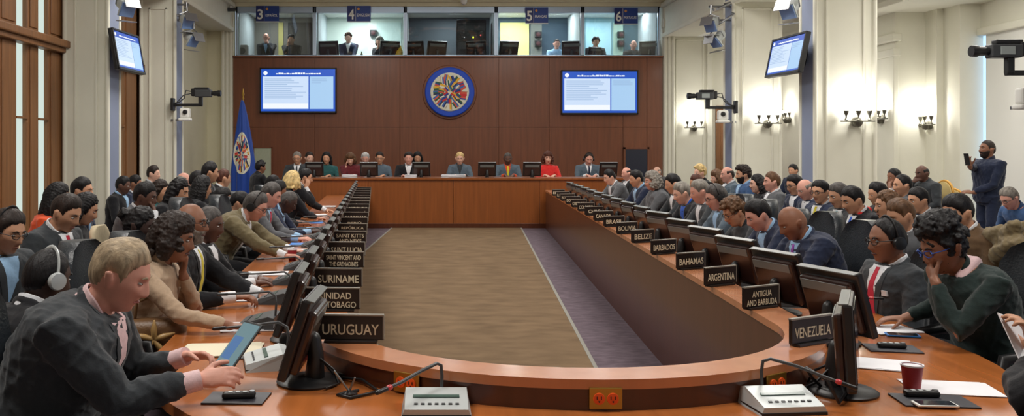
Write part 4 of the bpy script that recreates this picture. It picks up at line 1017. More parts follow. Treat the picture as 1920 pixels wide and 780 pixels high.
def person(label, px, py, D, rz, skin='fair', hair=('short', 'dark'), top=('jacket', 'black'), shirt='white', tie=None, lean=.2, pitch=.15, yaw=0, roll=0, lod=1, fem=False, hands=None, glasses=False, phones=None, beard=None, pose='sit', floor=0., zt=None, build=1.0, trousers='black', group=None, chair_kind=None, chair_lab=None, scarf=None, lip=None, earring=False, xoff=0, size=1.0, curl=.55, legs=True, lapel=True, badge=None):
    """head top at pixel column px, row py, at distance D; rz heading of the body (0 = +x); pitch/yaw the head"""
    NP[0] += 1; seed = NP[0]
    ztop = Z(py, D)-floor if zt is None else zt
    sit = pose == 'sit'; sc = size; W_ = (.90 if fem else 1.0)*build
    hz = .54 if sit else .94
    def skeleton(hz):
        H = V3(0, 0, hz); pts = [H]; nseg = 4; tl = .49*sc
        for i in range(nseg):
            a = lean*(.55+.45*i/(nseg-1)*1.6); pts.append(pts[-1]+V3(math.sin(a), 0, math.cos(a))*(tl/nseg))
        ca = lean*1.05+.12; C7 = pts[-1]; nk = C7+V3(math.sin(ca+.25+pitch*.25), 0, math.cos(ca+.25+pitch*.25))*(.052*sc)
        R = Matrix.Rotation(yaw, 3, 'Z') @ Matrix.Rotation(pitch, 3, 'Y') @ Matrix.Rotation(roll, 3, 'X')
        hc = nk+R @ V3(.028, 0, .092)*sc
        return pts, C7, nk, R, hc
    pts, C7, nk, R, hc = skeleton(hz)
    up_ = max((R @ V3(x*.098, 0, z*.12)).z for x, z in ((0, 1), (.7, .7), (-.7, .7), (1, 0), (-1, 0)))*sc+.012
    dz = ztop-(hc.z+up_); hz2 = hz+dz
    if sit: hz2 = min(max(hz2, .44), .74)
    pts, C7, nk, R, hc = skeleton(hz2)
    H = pts[0]
    # root so that the head stands at the wanted spot
    hw = Vector((hc.x, hc.y, 0)); hw.rotate(Euler((0, 0, rz)))
    loc = Vector((X(px, D)+xoff-hw.x, D-hw.y, floor))
    t = thing('person', label, 'person', loc, rz, group)
    inv = Matrix.Rotation(-rz, 3, 'Z')
    def toloc(p): return inv @ (Vector(p)-loc)
    ta = (C7-pts[2]).normalized(); fwd = V3(ta.z, 0, -ta.x).normalized(); sd = V3(0, 1, 0)
    # ---------------- body
    g = Geo(); vox = VOX[lod]
    def torso(g, e, wide=1.0):
        secs = []
        prof = ((-.10, .10, .13), (0, .118, .170), (.35, .112, .158), (.62, .125, .178), (.84, .115, .206), (.94, .094, .188), (1.03, .060, .09))
        for f, ru, rv in prof:
            k = min(max(f, 0), .9999)*4; i = int(k); p = pts[i].lerp(pts[i+1], k-i) if i < 4 else pts[4]
            if f < 0: p = pts[0]+V3(0, 0, f*.8)
            if f > 1: p = pts[4]+ta*((f-1)*.49)
            a = (pts[min(i+1, 4)]-pts[min(i, 3)]).normalized(); u = V3(a.z, 0, -a.x)
            bust = .018 if fem and .5 < f < .7 else 0
            secs.append((p+u*(.012+bust*.5), u, sd, (ru*(build**1.2)+bust)*sc+e, rv*W_*sc+e))
        g.add(loft(secs))
    torso(g, -.012)
    HM = Matrix.Translation(hc) @ R.to_4x4() @ Matrix.Scale(sc*1.02, 4)
    nu, nv = ((72, 52), (44, 32), (26, 20))[lod]
    P, N = head_grid(nu, nv, fem); g.add((P.reshape(-1, 3), grid_faces(nv, nu)), HM)
    for s in (-1, 1):
        g.add(tube_geo([V3(-.010, s*.072, -.030), V3(-.014, s*.084, -.006), V3(-.022, s*.090, .018)], [.009, .0165, .0145], 10, [.009, .0075, .0065], up=V3(0, 1, 0)), HM)
    nr = .054 if not fem else .046
    g.add(tube_geo([C7-ta*.03+fwd*.01, nk, hc+R @ V3(-.02, 0, -.05)], [nr*1.12*sc, nr*sc, nr*.98*sc], 14))
    shl = {}; arms = {}
    hs = hands or {}
    for s, nm in ((1, 'l'), (-1, 'r')):
        sh = C7-ta*.055*sc+fwd*.008+sd*(s*(.196*W_*sc)); shl[nm] = sh
        spec = hs.get(nm)
        if spec is None: tgt = ('table', .40, .10)
        else: tgt = spec
        nrm = V3(0, 0, 1); pole = V3(-.35, s*.8, -1); cl = curl; dr = None
        if tgt[0] == 'table':
            w = V3(sh.x+tgt[1], s*tgt[2], ZT+.03-floor*0); dr = V3(1, -s*.5, -.05)
            if floor: w.z = (ZD if floor < 2 else ZS-.06)-floor+.03
        elif tgt[0] == 'lap': w = V3(H.x+.30, s*.11, H.z+.11); dr = V3(1, -s*.55, -.25)
        elif tgt[0] == 'chin':
            w = hc+R @ V3(.075, s*.035, -.165); dr = (R @ V3(.0, -s*.1, 1)); nrm = R @ V3(1, s*.6, 0); pole = V3(.2, s*.5, -1); cl = 1.1
        elif tgt[0] == 'cheek':
            w = hc+R @ V3(.04, s*.095, -.14); dr = (R @ V3(.1, -s*.1, 1)); nrm = R @ V3(.2, s*1, 0); pole = V3(.4, s*.4, -1); cl = .8
        elif tgt[0] == 'mouth':
            w = hc+R @ V3(.13, s*.06, -.10); dr = (R @ V3(-.35, -s*.7, .4)); nrm = R @ V3(1, 0, .3); pole = V3(.2, s*.5, -1); cl = .9
        elif tgt[0] == 'world': 
            w = toloc(tgt[1]); dr = inv @ Vector(tgt[2]); nrm = inv @ Vector(tgt[3]); cl = tgt[4] if len(tgt) > 4 else curl; pole = V3(*tgt[5]) if len(tgt) > 5 else pole
        elif tgt[0] == 'side': w = V3(sh.x+.02, sh.y+s*.05, sh.z-.50); dr = V3(.1, 0, -1); nrm = V3(0, s, 0); pole = V3(-1, s*.2, 0)
        elif tgt[0] == 'rel': w = V3(*tgt[1]); dr = V3(*tgt[2]); nrm = V3(*tgt[3]); cl = tgt[4] if len(tgt) > 4 else curl
        el, w = ik(sh, w, .285*sc, .255*sc, pole)
        if dr is None: dr = (w-el)
        arms[nm] = (sh, el, w)
        f = .9 if fem else 1.0
        g.add(tube_geo([sh, sh.lerp(el, .5), el, el.lerp(w, .35), w], [.05*f, .043*f, .036*f, .037*f, .025*f], 12))
        hand_geo(g, w, dr, nrm, s, cl, sc*(.92 if fem else 1.0))
    # legs
    lg = []
    for s in (-1, 1):
        hp = H+V3(0, s*.09, -.02)
        if sit: kn = V3(H.x+.42, s*.12, H.z-.035); an = V3(H.x+.40+.04*s, s*.115, .085)
        else: kn = V3(.03, s*.095, .50); an = V3(-.01, s*.10, .085)
        lg.append((hp, kn, an))
        if legs: g.add(tube_geo([hp, hp.lerp(kn, .5), kn, kn.lerp(an, .35), an], [.075, .066, .05, .05, .036], 12)); g.add(tube_geo([an, an+V3(.05, 0, -.045), an+V3(.15, 0, -.055)], [.034, .036, .026], 10))
    me = evaluated(g.v, g.f, [('REMESH', dict(mode='VOXEL', voxel_size=vox, adaptivity=0, use_smooth_shade=True)), ('SMOOTH', dict(factor=.4, iterations=1+(lod == 0)))])
    shade(me, 180); me.materials.append(skin_m(skin)); body = link('body', me, t)
    # ---------------- clothes
    kind, col = top; cm = cloth_m(col)
    g = Geo(); e = .020 if kind in ('jacket', 'coat') else .008
    torso(g, e)
    if kind in ('jacket', 'coat'):                                       # collar roll and shoulder line
        ax_ = (nk-C7).normalized(); rg = []
        for k in range(17):
            a = PI*(.18+1.64*k/16); u_ = V3(ax_.z, 0, -ax_.x); rg.append(C7+ax_*(.020-.045*max(0, math.cos(a)))+u_*((nr+.014)*sc*math.cos(a)+.006+.03*max(0, math.cos(a)))+sd*((nr+.016)*sc*math.sin(a)))
        g.add(tube_geo(rg, [.017*sc]*17, 8))
        for s in (-1, 1): g.add(tube_geo([C7-ta*.015+sd*(s*.04*sc), C7-ta*.045*sc+sd*(s*.15*W_*sc)], [.05*sc, .055*sc], 12))
    if kind == 'jacket' and sit:                                         # skirts of the jacket over the lap
        g.add(tube_geo([H+V3(-.06, 0, .02), H+V3(.05, 0, .03)], [.17*W_+e, .16*W_+e], 16, [.10, .10]))
    for nm, (sh, el, w) in arms.items():
        s = 1 if nm == 'l' else -1; f = (.92 if fem else 1.0)*build**.8; q = 1.04 if kind in ('jacket', 'coat') else .86
        d = (w-el).normalized(); end = w-d*(.082 if kind in ('jacket', 'coat') else .05)
        pad = C7-ta*.045*sc+sd*(s*.10*W_*sc)
        g.add(tube_geo([pad, sh+ta*.004, sh.lerp(el, .45), el, el.lerp(end, .4), end], [.062*q*f, .073*q*f, .064*q*f, .055*q*f, .052*q*f, .040*q*f], 14))
    me = evaluated(g.v, g.f, [('REMESH', dict(mode='VOXEL', voxel_size=max(vox*1.35, .008), use_smooth_shade=True)), ('SMOOTH', dict(factor=.5, iterations=4))])
    folds(me, .0035 if lod == 0 else .003, seed); shade(me, 180); me.materials.append(cm); link({'jacket': 'jacket', 'coat': 'coat', 'sweater': 'sweater', 'shirt': 'shirt', 'blouse': 'blouse'}.get(kind, kind), me, t)
    bvh = BVHTree.FromPolygons([v.co[:] for v in me.vertices], [p.vertices[:] for p in me.polygons])
    nb = C7+fwd*.02
    def drape(name, rows, m, off):
        """rows of (side, down) points projected onto the chest"""
        vs = []; ok = []
        for row in rows:
            for u, v in row:
                o = nb+sd*u-ta*v+fwd*(.215+.04*build); h = bvh.ray_cast(o, -fwd, .34)
                p = (h[0] if h[0] is not None else None); vs.append(p)
        n = len(rows[0]); good = [i for i, p in enumerate(vs) if p is not None]
        if len(good) < 4: return
        A = [(p+fwd*off if p is not None else Vector((0, 0, 0))) for p in vs]; B = [(p-fwd*.012 if p is not None else Vector((0, 0, 0))) for p in vs]; N0 = len(vs); fs = []
        for i in range(len(rows)-1):
            for k in range(n-1):
                q = (i*n+k, i*n+k+1, (i+1)*n+k+1, (i+1)*n+k)
                if all(vs[j] is not None for j in q) and max((vs[q[a]]-vs[q[b]]).length for a, b in ((0, 1), (1, 2), (0, 3))) < .12: fs.append(q); fs.append(tuple(j+N0 for j in q[::-1]))
        if not fs: return
        used = {}; 
        from collections import Counter
        ec = Counter()
        for f in fs:
            if f[0] < N0:
                for a in range(4):
                    ec[tuple(sorted((f[a], f[(a+1) % 4])))] += 1
        fs += [(a, b, b+N0, a+N0) for (a, b), c in ec.items() if c == 1]
        idx = sorted({i for f in fs for i in f}); mp = {j: i for i, j in enumerate(idx)}; AB = A+B
        mb = MB(); mb.v = [tuple(AB[j]) for j in idx]; mb.f = [tuple(mp[j] for j in f) for f in fs]
        return mb.build(name, m, t, smooth=60)
    if kind in ('jacket', 'coat') and shirt:
        dv = .27 if not fem else .2
        hw = lambda v: .074*max(0, 1-(v+.02)/(dv+.02))+.002
        n = 10
        drape('shirt_front', [[(hw(v)*(k/4-1), v) for k in range(9)] for v in [-.035+(dv+.035)*i/n for i in range(n+1)]], cloth_m(shirt), .004)
        if lod < 2 and lapel:
            for s in (-1, 1): drape('lapel', [[(s*(hw(v)+(.006+.038*math.sin(min(1, (v+.03)/(dv*.62))*PI*.62))*k/3-.004), v) for k in range(4)] for v in [-.03+(dv+.05)*i/n for i in range(n+1)]], cm, .006)
    if tie: drape('tie', [[((.014+.018*i/8)*(k/2-1), v) for k in range(5)] for i, v in enumerate([.005+.3*j/8 for j in range(9)])], cloth_m(tie), .008)
    if badge: drape('badge', [[(.09+.03*k/2, v) for k in range(3)] for v in (.12, .135, .15)], mat('badge_'+badge, CLOTH[badge], .5), .01)
    # collar ring
    cn = shirt if kind in ('jacket', 'coat') and shirt else col
    if kind != 'tee':
        vs, fs = [], []; n = 22; ax = (nk-C7+ta*.02).normalized(); u = V3(ax.z, 0, -ax.x)
        r0 = nr*1.12*sc
        for k in range(n):
            a = 2*PI*k/n; c_, s_ = math.cos(a), math.sin(a)
            for rr, hh in ((r0+.012, -.03), (r0+.011, .036-.030*max(0, c_)), (r0+.004, .040-.030*max(0, c_)), (r0-.004, -.03)):
                vs.append(C7+ax*(hh+.016)+u*(c_*rr*1.04+.008)+sd*(s_*rr))
        for k in range(n):
            for j in range(4): fs.append((k*4+j, ((k+1) % n)*4+j, ((k+1) % n)*4+(j+1) % 4, k*4+(j+1) % 4))
        MB().add(vs, fs).build('collar', cloth_m(cn), t, smooth=50)
    if cn != col or kind == 'jacket':
        for nm, (sh, el, w) in arms.items():
            d = (w-el).normalized()
            if kind == 'jacket' and shirt and lod < 2: MB().add(*tube_geo([w-d*.09, w-d*.03, w+d*.004], [.036*sc, .036*sc, .035*sc], 14, caps=False)).build('cuff', cloth_m(shirt), t, smooth=60)
    if scarf:
        mb = MB(); r0 = nr+.026
        mb.tube([C7+fwd*(.05)+sd*(s*.055)-ta*(v)+fwd*(.06*min(1, v*6)) for s, v in ((1, .34), (1, .2), (1, .08), (1, .0))]+[C7-fwd*.05+sd*.03+ta*.025, C7-fwd*.05-sd*.03+ta*.025]+[C7+fwd*(.05)+sd*(s*.055)-ta*(v)+fwd*(.06*min(1, v*6)) for s, v in ((-1, .0), (-1, .08), (-1, .2), (-1, .34))], [.02, .024, .03, .032, .032, .032, .032, .03, .024, .02], 10)
        mb.build('scarf', cloth_m(scarf), t, smooth=60)
    if legs:
        g = Geo()
        g.add(loft([(H+V3(-.0, 0, -.11), V3(1, 0, 0), sd, .10, .15*W_), (H, V3(1, 0, 0), sd, .128*build, .178*W_), (H+V3(0, 0, .10), V3(1, 0, 0), sd, .122*build, .165*W_)], 18))
        for hp, kn, an in lg: g.add(tube_geo([hp, hp.lerp(kn, .5), kn, kn.lerp(an, .5), an+V3(0, 0, .01)], [.092, .083, .068, .062, .056], 14))
        me = evaluated(g.v, g.f, [('REMESH', dict(mode='VOXEL', voxel_size=.013, use_smooth_shade=True)), ('SMOOTH', dict(factor=.5, iterations=3))])
        folds(me, .003, seed+500); shade(me, 180); me.materials.append(cloth_m(trousers)); link('trousers', me, t)
        for hp, kn, an in lg: MB().tube([an+V3(-.03, 0, -.035), an+V3(.05, 0, -.048), an+V3(.13, 0, -.052), an+V3(.18, 0, -.056)], [.036, .04, .038, .026], 12).build('shoe', M_BLACK, t, smooth=60)
    # ---------------- hair
    if hair:
        st, hcol = hair; hm = hair_m(hcol)
        tt = {'short': (.024, .011, .16), 'crop': (.009, .006, .05), 'bald': (.008, .009, .08), 'receding': (.016, .012, .12), 'long': (.026, .020, .08), 'bob': (.034, .030, .10), 'bun': (.016, .012, .05), 'curly': (.036, .022, .30), 'updo': (.032, .012, .25), 'afro': (.055, .04, .22), 'pony': (.018, .012, .06)}[st]
        vs, fs = hair_shell(lod, st, tt[0], tt[1], seed, tt[2], fem)
        if st in ('long', 'bob', 'bun', 'updo', 'pony', 'afro', 'curly'):
            g = Geo(); g.add((vs, fs)); rr = random.Random(seed)
            if st == 'long':
                for s in (-1, 1): g.add(tube_geo([V3(-.03, s*.07, .03), V3(-.03, s*.088, -.05), V3(-.035, s*.086, -.13), V3(-.03, s*.078, -.22)], [.04, .044, .042, .024], 12, [.03, .028, .026, .018], up=V3(0, 1, 0)))
                g.add(tube_geo([V3(-.07, 0, .03), V3(-.085, 0, -.07), V3(-.09, 0, -.16), V3(-.085, 0, -.24)], [.075, .08, .075, .05], 14, [.04, .036, .034, .024], up=V3(1, 0, 0)))
            if st == 'bob':
                for s in (-1, 1): g.add(tube_geo([V3(-.01, s*.07, .04), V3(-.012, s*.094, -.03), V3(-.015, s*.088, -.085)], [.048, .052, .032], 12, [.036, .034, .024], up=V3(0, 1, 0)))
                g.add(tube_geo([V3(-.07, 0, .05), V3(-.095, 0, -.03), V3(-.09, 0, -.09)], [.08, .088, .06], 14, [.05, .045, .03], up=V3(1, 0, 0)))
                for k in range(70):
                    a = rr.uniform(.9, PI); s = rr.choice((-1, 1)); z = rr.uniform(-.09, .1); q = math.sqrt(max(.05, 1-(max(z, 0)/.13)**2))
                    g.add(blob((math.cos(a)*.115*q, s*math.sin(a)*.098*q, z), (.017, .017, .019), 6))
            if st == 'bun': g.add(blob((-.115, 0, .045), (.045, .045, .042), 8))
            if st == 'pony': g.add(tube_geo([V3(-.1, 0, .05), V3(-.14, 0, .02), V3(-.15, 0, -.08), V3(-.13, 0, -.16)], [.024, .034, .032, .012], 10))
            if st in ('updo', 'afro', 'curly'):
                N_ = {'updo': 150, 'afro': 90, 'curly': 80}[st] if lod < 2 else 40
                for k in range(N_):
                    a = rr.uniform(-PI, PI); u = rr.uniform(.15, 1) if st != 'updo' else rr.uniform(.3, 1)
                    z = .125*u; q = math.sqrt(max(.02, 1-u*u*.85)); bx = math.cos(a)*.105*q; by = math.sin(a)*.088*q
                    if bx > .045 and z < .075: continue
                    e2 = .015 if st != 'updo' else .035*(u > .55)
                    r_ = rr.uniform(.011, .019) if st != 'updo' else rr.uniform(.012, .022)
                    g.add(blob((bx*1.08-.01*(st == 'updo'), by*1.08, z+e2), (r_,)*3, 6))
                if st == 'updo': g.add(blob((-.015, 0, .118), (.085, .075, .062), 10))
            me = evaluated(g.v, g.f, [('REMESH', dict(mode='VOXEL', voxel_size=max(.005, vox*.8), use_smooth_shade=True)), ('SMOOTH', dict(factor=.5, iterations=1))])
            if lod < 2: folds(me, .0035, seed+900, 3.2)
        else:
            me = bpy.data.meshes.new('hair'); me.from_pydata([tuple(v) for v in vs], [], fs); me.update()
            bm = bmesh.new(); bm.from_mesh(me); bmesh.ops.recalc_face_normals(bm, faces=bm.faces); bm.to_mesh(me); bm.free()
        me.transform(HM); shade(me, 180); me.materials.append(hm); link('hair', me, t)
    if beard:
        nu, nv = ((72, 52), (44, 32), (26, 20))[lod]; P, N = head_grid(nu, nv, fem); az = np.abs(np.arctan2(N[..., 1], N[..., 0])); z = P[..., 2]
        m = sstep(-.006, .006, -.034-z+.02*sstep(.6, 1.3, az))*(1-sstep(1.35, 1.6, az))
        mouth = np.exp(-((z+.059)/.008)**2-(P[..., 1]/.022)**2); m = m*(1-mouth)
        off = -.008+m*(.008+.007); vs = (P+N*off[..., None]).reshape(-1, 3)
        me = bpy.data.meshes.new('beard'); me.from_pydata([tuple(v) for v in vs], [], grid_faces(nv, nu)); bm = bmesh.new(); bm.from_mesh(me); bmesh.ops.recalc_face_normals(bm, faces=bm.faces); bm.to_mesh(me); bm.free()
        me.transform(HM); shade(me, 180); me.materials.append(hair_m(beard)); link('beard', me, t)
    # ---------------- face
    for s in (-1, 1):
        e_ = Geo(); e_.add(blob((.0745, s*.031, .011), (.0105, .0125, (.0062 if pitch < .22 else .0042)), 8), HM)
        ey = MB().add([tuple(v) for v in e_.v], e_.f).build('eye', M_EYE, t, smooth=180)
        e_ = Geo(); e_.add(blob((.0825, s*.031, .0105), (.0034, .0052, (.0052 if pitch < .22 else .0035)), 6), HM); MB().add([tuple(v) for v in e_.v], e_.f).build('iris', M_IRIS, ey, smooth=180)
        if lod < 2 and hair:
            e_ = Geo(); e_.add(tube_geo([V3(.088, s*.014, .031), V3(.088, s*.030, .036), V3(.080, s*.047, .031)], [.0045, .0042, .002], 8), HM)
            MB().add([tuple(v) for v in e_.v], e_.f).build('eyebrow', hair_m(hair[1] if hair[1] not in ('white', 'blond') else 'grey'), t, smooth=180)
    if lod < 2 or lip:
        lc = lip or {'fair': 'l', 'pink': 'l', 'tan': 'm', 'brown': 'd', 'dark': 'd', 'deep': 'd'}[skin]
        lm = mat('lip_'+lc, {'l': srgb(172, 104, 96), 'm': srgb(140, 84, 74), 'd': srgb(92, 54, 50), 'red': srgb(178, 40, 50)}[lc], .4)
        e_ = Geo(); e_.add(tube_geo([V3(.080, -.02, -.060), V3(.088, -.009, -.056), V3(.090, 0, -.057), V3(.088, .009, -.056), V3(.080, .02, -.060)], [.002, .0045, .005, .0045, .002], 8), HM)
        MB().add([tuple(v) for v in e_.v], e_.f).build('lips', lm, t, smooth=180)
    if glasses:
        gm = mat('glasses_'+(glasses if isinstance(glasses, str) else 'black'), CLOTH.get(glasses, (.02, .02, .02)) if isinstance(glasses, str) else (.02, .02, .022), .3)
        e_ = Geo()
        for s in (-1, 1):
            ring = [V3(.100-.012*abs(math.cos(a)*s > .3), s*.032+.022*math.cos(a), .012+.016*math.sin(a)) for a in [2*PI*k/16 for k in range(17)]]
            e_.add(tube_geo(ring, [.0022]*17, 6), HM); e_.add(tube_geo([V3(.094, s*.055, .016), V3(.05, s*.078, .016), V3(-.01, s*.084, .014), V3(-.03, s*.082, -.002)], [.0022]*4, 6), HM)
        e_.add(tube_geo([V3(.1, -.010, .016), V3(.104, 0, .019), V3(.1, .010, .016)], [.002]*3, 6), HM)
        MB().add([tuple(v) for v in e_.v], e_.f).build('glasses', gm, t, smooth=60)
    if phones:
        pm = M_BLACK if phones == 'black' else M_SILVER
        th = tt[0] if hair else .01; e_ = Geo(); r1, r2 = .088, .128+th
        e_.add(tube_geo([V3(-.01, r1*math.cos(a), r2*math.sin(a)-.004) for a in [PI*k/14 for k in range(15)]], [.009]*15, 8, [.004]*15), HM)
        hp = MB().add([tuple(v) for v in e_.v], e_.f).build('headphones', pm, t, smooth=60)
        for s in (-1, 1):
            e_ = Geo(); m_ = MB().lathe([(.012, -.016), (.034, -.014), (.037, 0), (.034, .012), (.012, .016)], 20, (-.012, s*.094, -.004), 'y'); e_.add((m_.v, m_.f), HM)
            MB().add([tuple(v) for v in e_.v], e_.f).build('ear_cup', pm, hp, smooth=50)
    if earring:
        for s in (-1, 1):
            e_ = Geo(); e_.add(blob((-.01, s*.083, -.036), (.007,)*3, 6), HM); MB().add([tuple(v) for v in e_.v], e_.f).build('earring', M_PAPER, t, smooth=180)
    if chair_kind:
        bk = V3(H.x+.045, 0, 0); bk.rotate(Euler((0, 0, rz))); q = loc+bk
        chair(chair_kind, chair_lab, q.x, q.y, rz, {'leather': 'black leather delegate chairs', 'beige': 'beige audience chairs', 'gold': 'gilt side chairs'}[chair_kind], floor+max(-.06, min(.15, hz2-.54)))
    return t
# ---------------------------------------------------------------- delegates on the flag side, nearest first
LE, BE, GO = 'leather', 'beige', 'gold'
def P3(px, py, D): return (X(px, D), D, Z(py, D))
person('grey haired man in a charcoal suit holding a tablet at the near desk', 226, 453, 3.25, .06, 'pink', ('short', 'greyblond'), ('jacket', 'charcoal'), 'pink', None, .42, .42, 0, 0, 0, build=1.25, size=1.06,
       hands={'r': ('world', (X(374, 3.12), 3.12, Z(712, 3.12)), (1, .12, .12), (-.1, -.75, .6), .7, (-.1, -.25, -1)), 'l': ('world', (X(348, 3.5), 3.5, Z(668, 3.5)), (1, -.2, .1), (0, .5, .8), .8, (-.1, .4, -1))}, chair_kind=LE, chair_lab='black leather chair under the grey haired man with the tablet')
person('man seen from behind in a black suit with a pale headset over his ear', 88, 466, 3.72, 1.05, 'deep', ('crop', 'black'), ('jacket', 'black'), 'white', None, .22, .25, -.1, 0, 0, hands={'l': ('lap',), 'r': ('lap',)}, phones='silver', build=1.05)
person('woman in a beige sweater with brown bobbed hair resting her chin on her hand', 326, 402, 4.6, -.05, 'brown', ('bob', 'dark'), ('sweater', 'beige'), None, None, .34, .22, .1, 0, 0, True,
       hands={'r': ('world', (X(432, 4.35), 4.35, .74), (1, .0, -.05), (0, 0, 1), .5), 'l': ('chin',)}, chair_kind=LE, chair_lab='black leather chair under the woman in a beige sweater')
person('woman with a dark bun and pearl earrings behind the beige sweater', 262, 388, 5.8, .0, 'deep', ('bun', 'black'), ('jacket', 'black'), None, None, .28, .3, 0, 0, 1, True, hands={'l': ('lap',), 'r': ('lap',)}, earring=True)
person('bald man with a grey beard, glasses and a yellow tie at the flag side desk', 357, 379, 5.3, -.02, 'brown', ('bald', 'darkgrey'), ('jacket', 'black'), 'white', 'yellow', .12, .08, -.05, 0, 0,
       hands={'r': ('world', (X(440, 5.1), 5.1, .76), (1, .1, .0), (0, 0, 1), .9), 'l': ('table', .46, .1)}, glasses=True, beard='grey', chair_kind=LE, chair_lab='black leather chair under the bald bearded man with glasses')
person('dark suited man with grey stubble beside the bald bearded man', 391, 386, 5.95, 0, 'dark', ('crop', 'darkgrey'), ('jacket', 'black'), 'white', None, .15, .22, -.1, 0, 1, chair_kind=LE, chair_lab='black leather chair under the man with grey stubble')
person('man in an olive suit wearing a black headset and bending over the desk', 478, 362, 7.55, -.05, 'pink', ('short', 'darkgrey'), ('jacket', 'olive'), 'white', None, .62, .50, 0, 0, 0,
       hands={'r': ('world', (X(536, 7.3), 7.25, .745), (1, .2, 0), (0, 0, 1), .8), 'l': ('world', (X(548, 7.6), 7.6, .745), (1, -.3, 0), (0, 0, 1), .6)}, glasses=True, phones='black', chair_kind=LE, chair_lab='black leather chair under the olive suited man')
person('grey haired man in profile in a grey suit beyond the olive suit', 508, 344, 8.9, -.05, 'pink', ('short', 'darkgrey'), ('jacket', 'grey'), 'ltblue', 'crimson', .38, .38, 0, 0, 1, chair_kind=LE, chair_lab='black leather chair under the grey suited man in profile')
person('dark skinned man in a navy suit leaning low over blue papers', 540, 359, 9.75, .0, 'deep', ('crop', 'darkgrey'), ('jacket', 'navy'), 'ltblue', None, .55, .55, .1, 0, 1, chair_kind=LE, chair_lab='black leather chair under the low leaning navy suit')
person('dark haired delegate bent behind the navy suited man', 521, 340, 10.7, .2, 'brown', ('short', 'black'), ('jacket', 'black'), 'white', None, .35, .4, 0, 0, 2, chair_kind=LE, chair_lab='black leather chair under the bent dark haired delegate')
person('woman with pale blonde hair seen from behind at the flag side desk', 548, 322, 11.5, .55, 'fair', ('bob', 'blond'), ('jacket', 'black'), None, None, .2, .15, .4, 0, 2, True, chair_kind=LE, chair_lab='black leather chair under the pale blonde woman')
person('dark haired delegate in a pale blue shirt half hidden by the blonde hair', 511, 329, 12.4, .1, 'tan', ('short', 'black'), ('shirt', 'ltblue'), None, None, .3, .3, 0, 0, 2)
person('man in a black suit resting his face on his hand near the dais', 573, 317, 13.0, .15, 'tan', ('short', 'black'), ('jacket', 'black'), 'white', None, .3, .25, .0, 0, 1, hands={'r': ('cheek',), 'l': ('table', .4, .1)}, chair_kind=LE, chair_lab='black leather chair under the man resting his face')
person('dark haired person in black by the pale wall panel', 489, 302, 17.6, .6, 'brown', ('curly', 'black'), ('jacket', 'black'), None, None, .1, .1, 0, 0, 2)
# ---------------------------------------------------------------- audience on the flag side
Lg = {'l': ('lap',), 'r': ('lap',)}
def aud(*a, **k):
    k.setdefault('hands', Lg); return person(*a, **k)
aud('man at the left edge wearing a black headset and glasses', 14, 394, 4.95, -.35, 'tan', ('short', 'dark'), ('jacket', 'charcoal'), 'ltblue', None, .2, .3, 0, 0, 1, glasses=True, phones='black', chair_kind=BE, chair_lab='beige chair under the man with a headset at the left edge')
aud('man in a dark suit and crimson tie looking down at his lap', 124, 367, 5.85, -.25, 'tan', ('short', 'dark'), ('jacket', 'charcoal'), 'white', 'crimson', .22, .45, 0, 0, 1, chair_kind=BE, chair_lab='beige chair under the man with a crimson tie')
aud('long haired person in black beside the crimson tied man', 158, 364, 6.9, .1, 'tan', ('long', 'black'), ('jacket', 'black'), None, None, .25, .4, .2, 0, 1, True, chair_kind=BE, chair_lab='beige chair under the long haired person in black')
aud('dark haired woman in an orange top by the timber posts', 108, 344, 7.4, .2, 'brown', ('long', 'black'), ('blouse', 'orange'), None, None, .12, .2, .1, 0, 1, True, chair_kind=BE, chair_lab='beige chair under the woman in orange')
aud('dark haired man in a light blue shirt against the cream pier', 154, 333, 8.4, 0, 'tan', ('short', 'black'), ('jacket', 'navy'), 'ltblue', None, .08, .12, 0, 0, 1, chair_kind=BE, chair_lab='beige chair under the man against the cream pier')
aud('man in a grey suit holding his hand to his chin', 272, 343, 7.9, .0, 'dark', ('short', 'black'), ('jacket', 'grey'), 'white', None, .25, .25, 0, 0, 1, hands={'r': ('mouth',), 'l': ('lap',)}, chair_kind=BE, chair_lab='beige chair under the man holding his chin')
aud('dark haired woman in a teal top behind the hand to chin man', 300, 338, 10.0, -.1, 'tan', ('long', 'dark'), ('blouse', 'tealdark'), None, None, .15, .2, 0, 0, 1, True, chair_kind=BE, chair_lab='beige chair under the woman in teal')
aud('woman in black with long black hair looking down beside the bald man', 335, 336, 8.7, -.15, 'tan', ('long', 'black'), ('jacket', 'black'), None, None, .2, .3, 0, 0, 1, True, chair_kind=BE, chair_lab='beige chair under the woman in black with long hair')
aud('dark haired man sitting tall in front of the second timber post', 288, 311, 13.6, -.1, 'fair', ('short', 'dark'), ('jacket', 'charcoal'), 'white', None, .05, .1, 0, 0, 2)
aud('dark head at the edge of the blue grey pier face', 231, 331, 12.2, .0, 'dark', ('short', 'black'), ('jacket', 'black'), 'ltblue', None, .1, .2, 0, 0, 2)
aud('brown faced man in a dark suit by the pier foot', 253, 329, 13.1, .1, 'brown', ('short', 'black'), ('jacket', 'navy'), 'white', None, .1, .2, 0, 0, 2)
aud('bald pink headed man in the back row by the cream corner', 343, 323, 12.3, .3, 'pink', ('bald', 'grey'), ('jacket', 'grey'), 'white', None, .15, .3, 0, 0, 2)
aud('short dark haired person beside the tall man in black', 370, 321, 11.4, .3, 'tan', ('short', 'black'), ('jacket', 'black'), None, None, .12, .2, 0, 0, 2)
aud('tall dark haired man in black rising above the back row', 394, 304, 10.7, .1, 'tan', ('short', 'black'), ('jacket', 'black'), 'charcoal', None, .12, .15, .3, 0, 1)
aud('person in a black coat with long hair in the back row', 379, 330, 9.3, .5, 'tan', ('long', 'black'), ('coat', 'black'), None, None, .2, .2, .2, 0, 1, True, chair_kind=BE, chair_lab='beige chair under the person in a black coat')
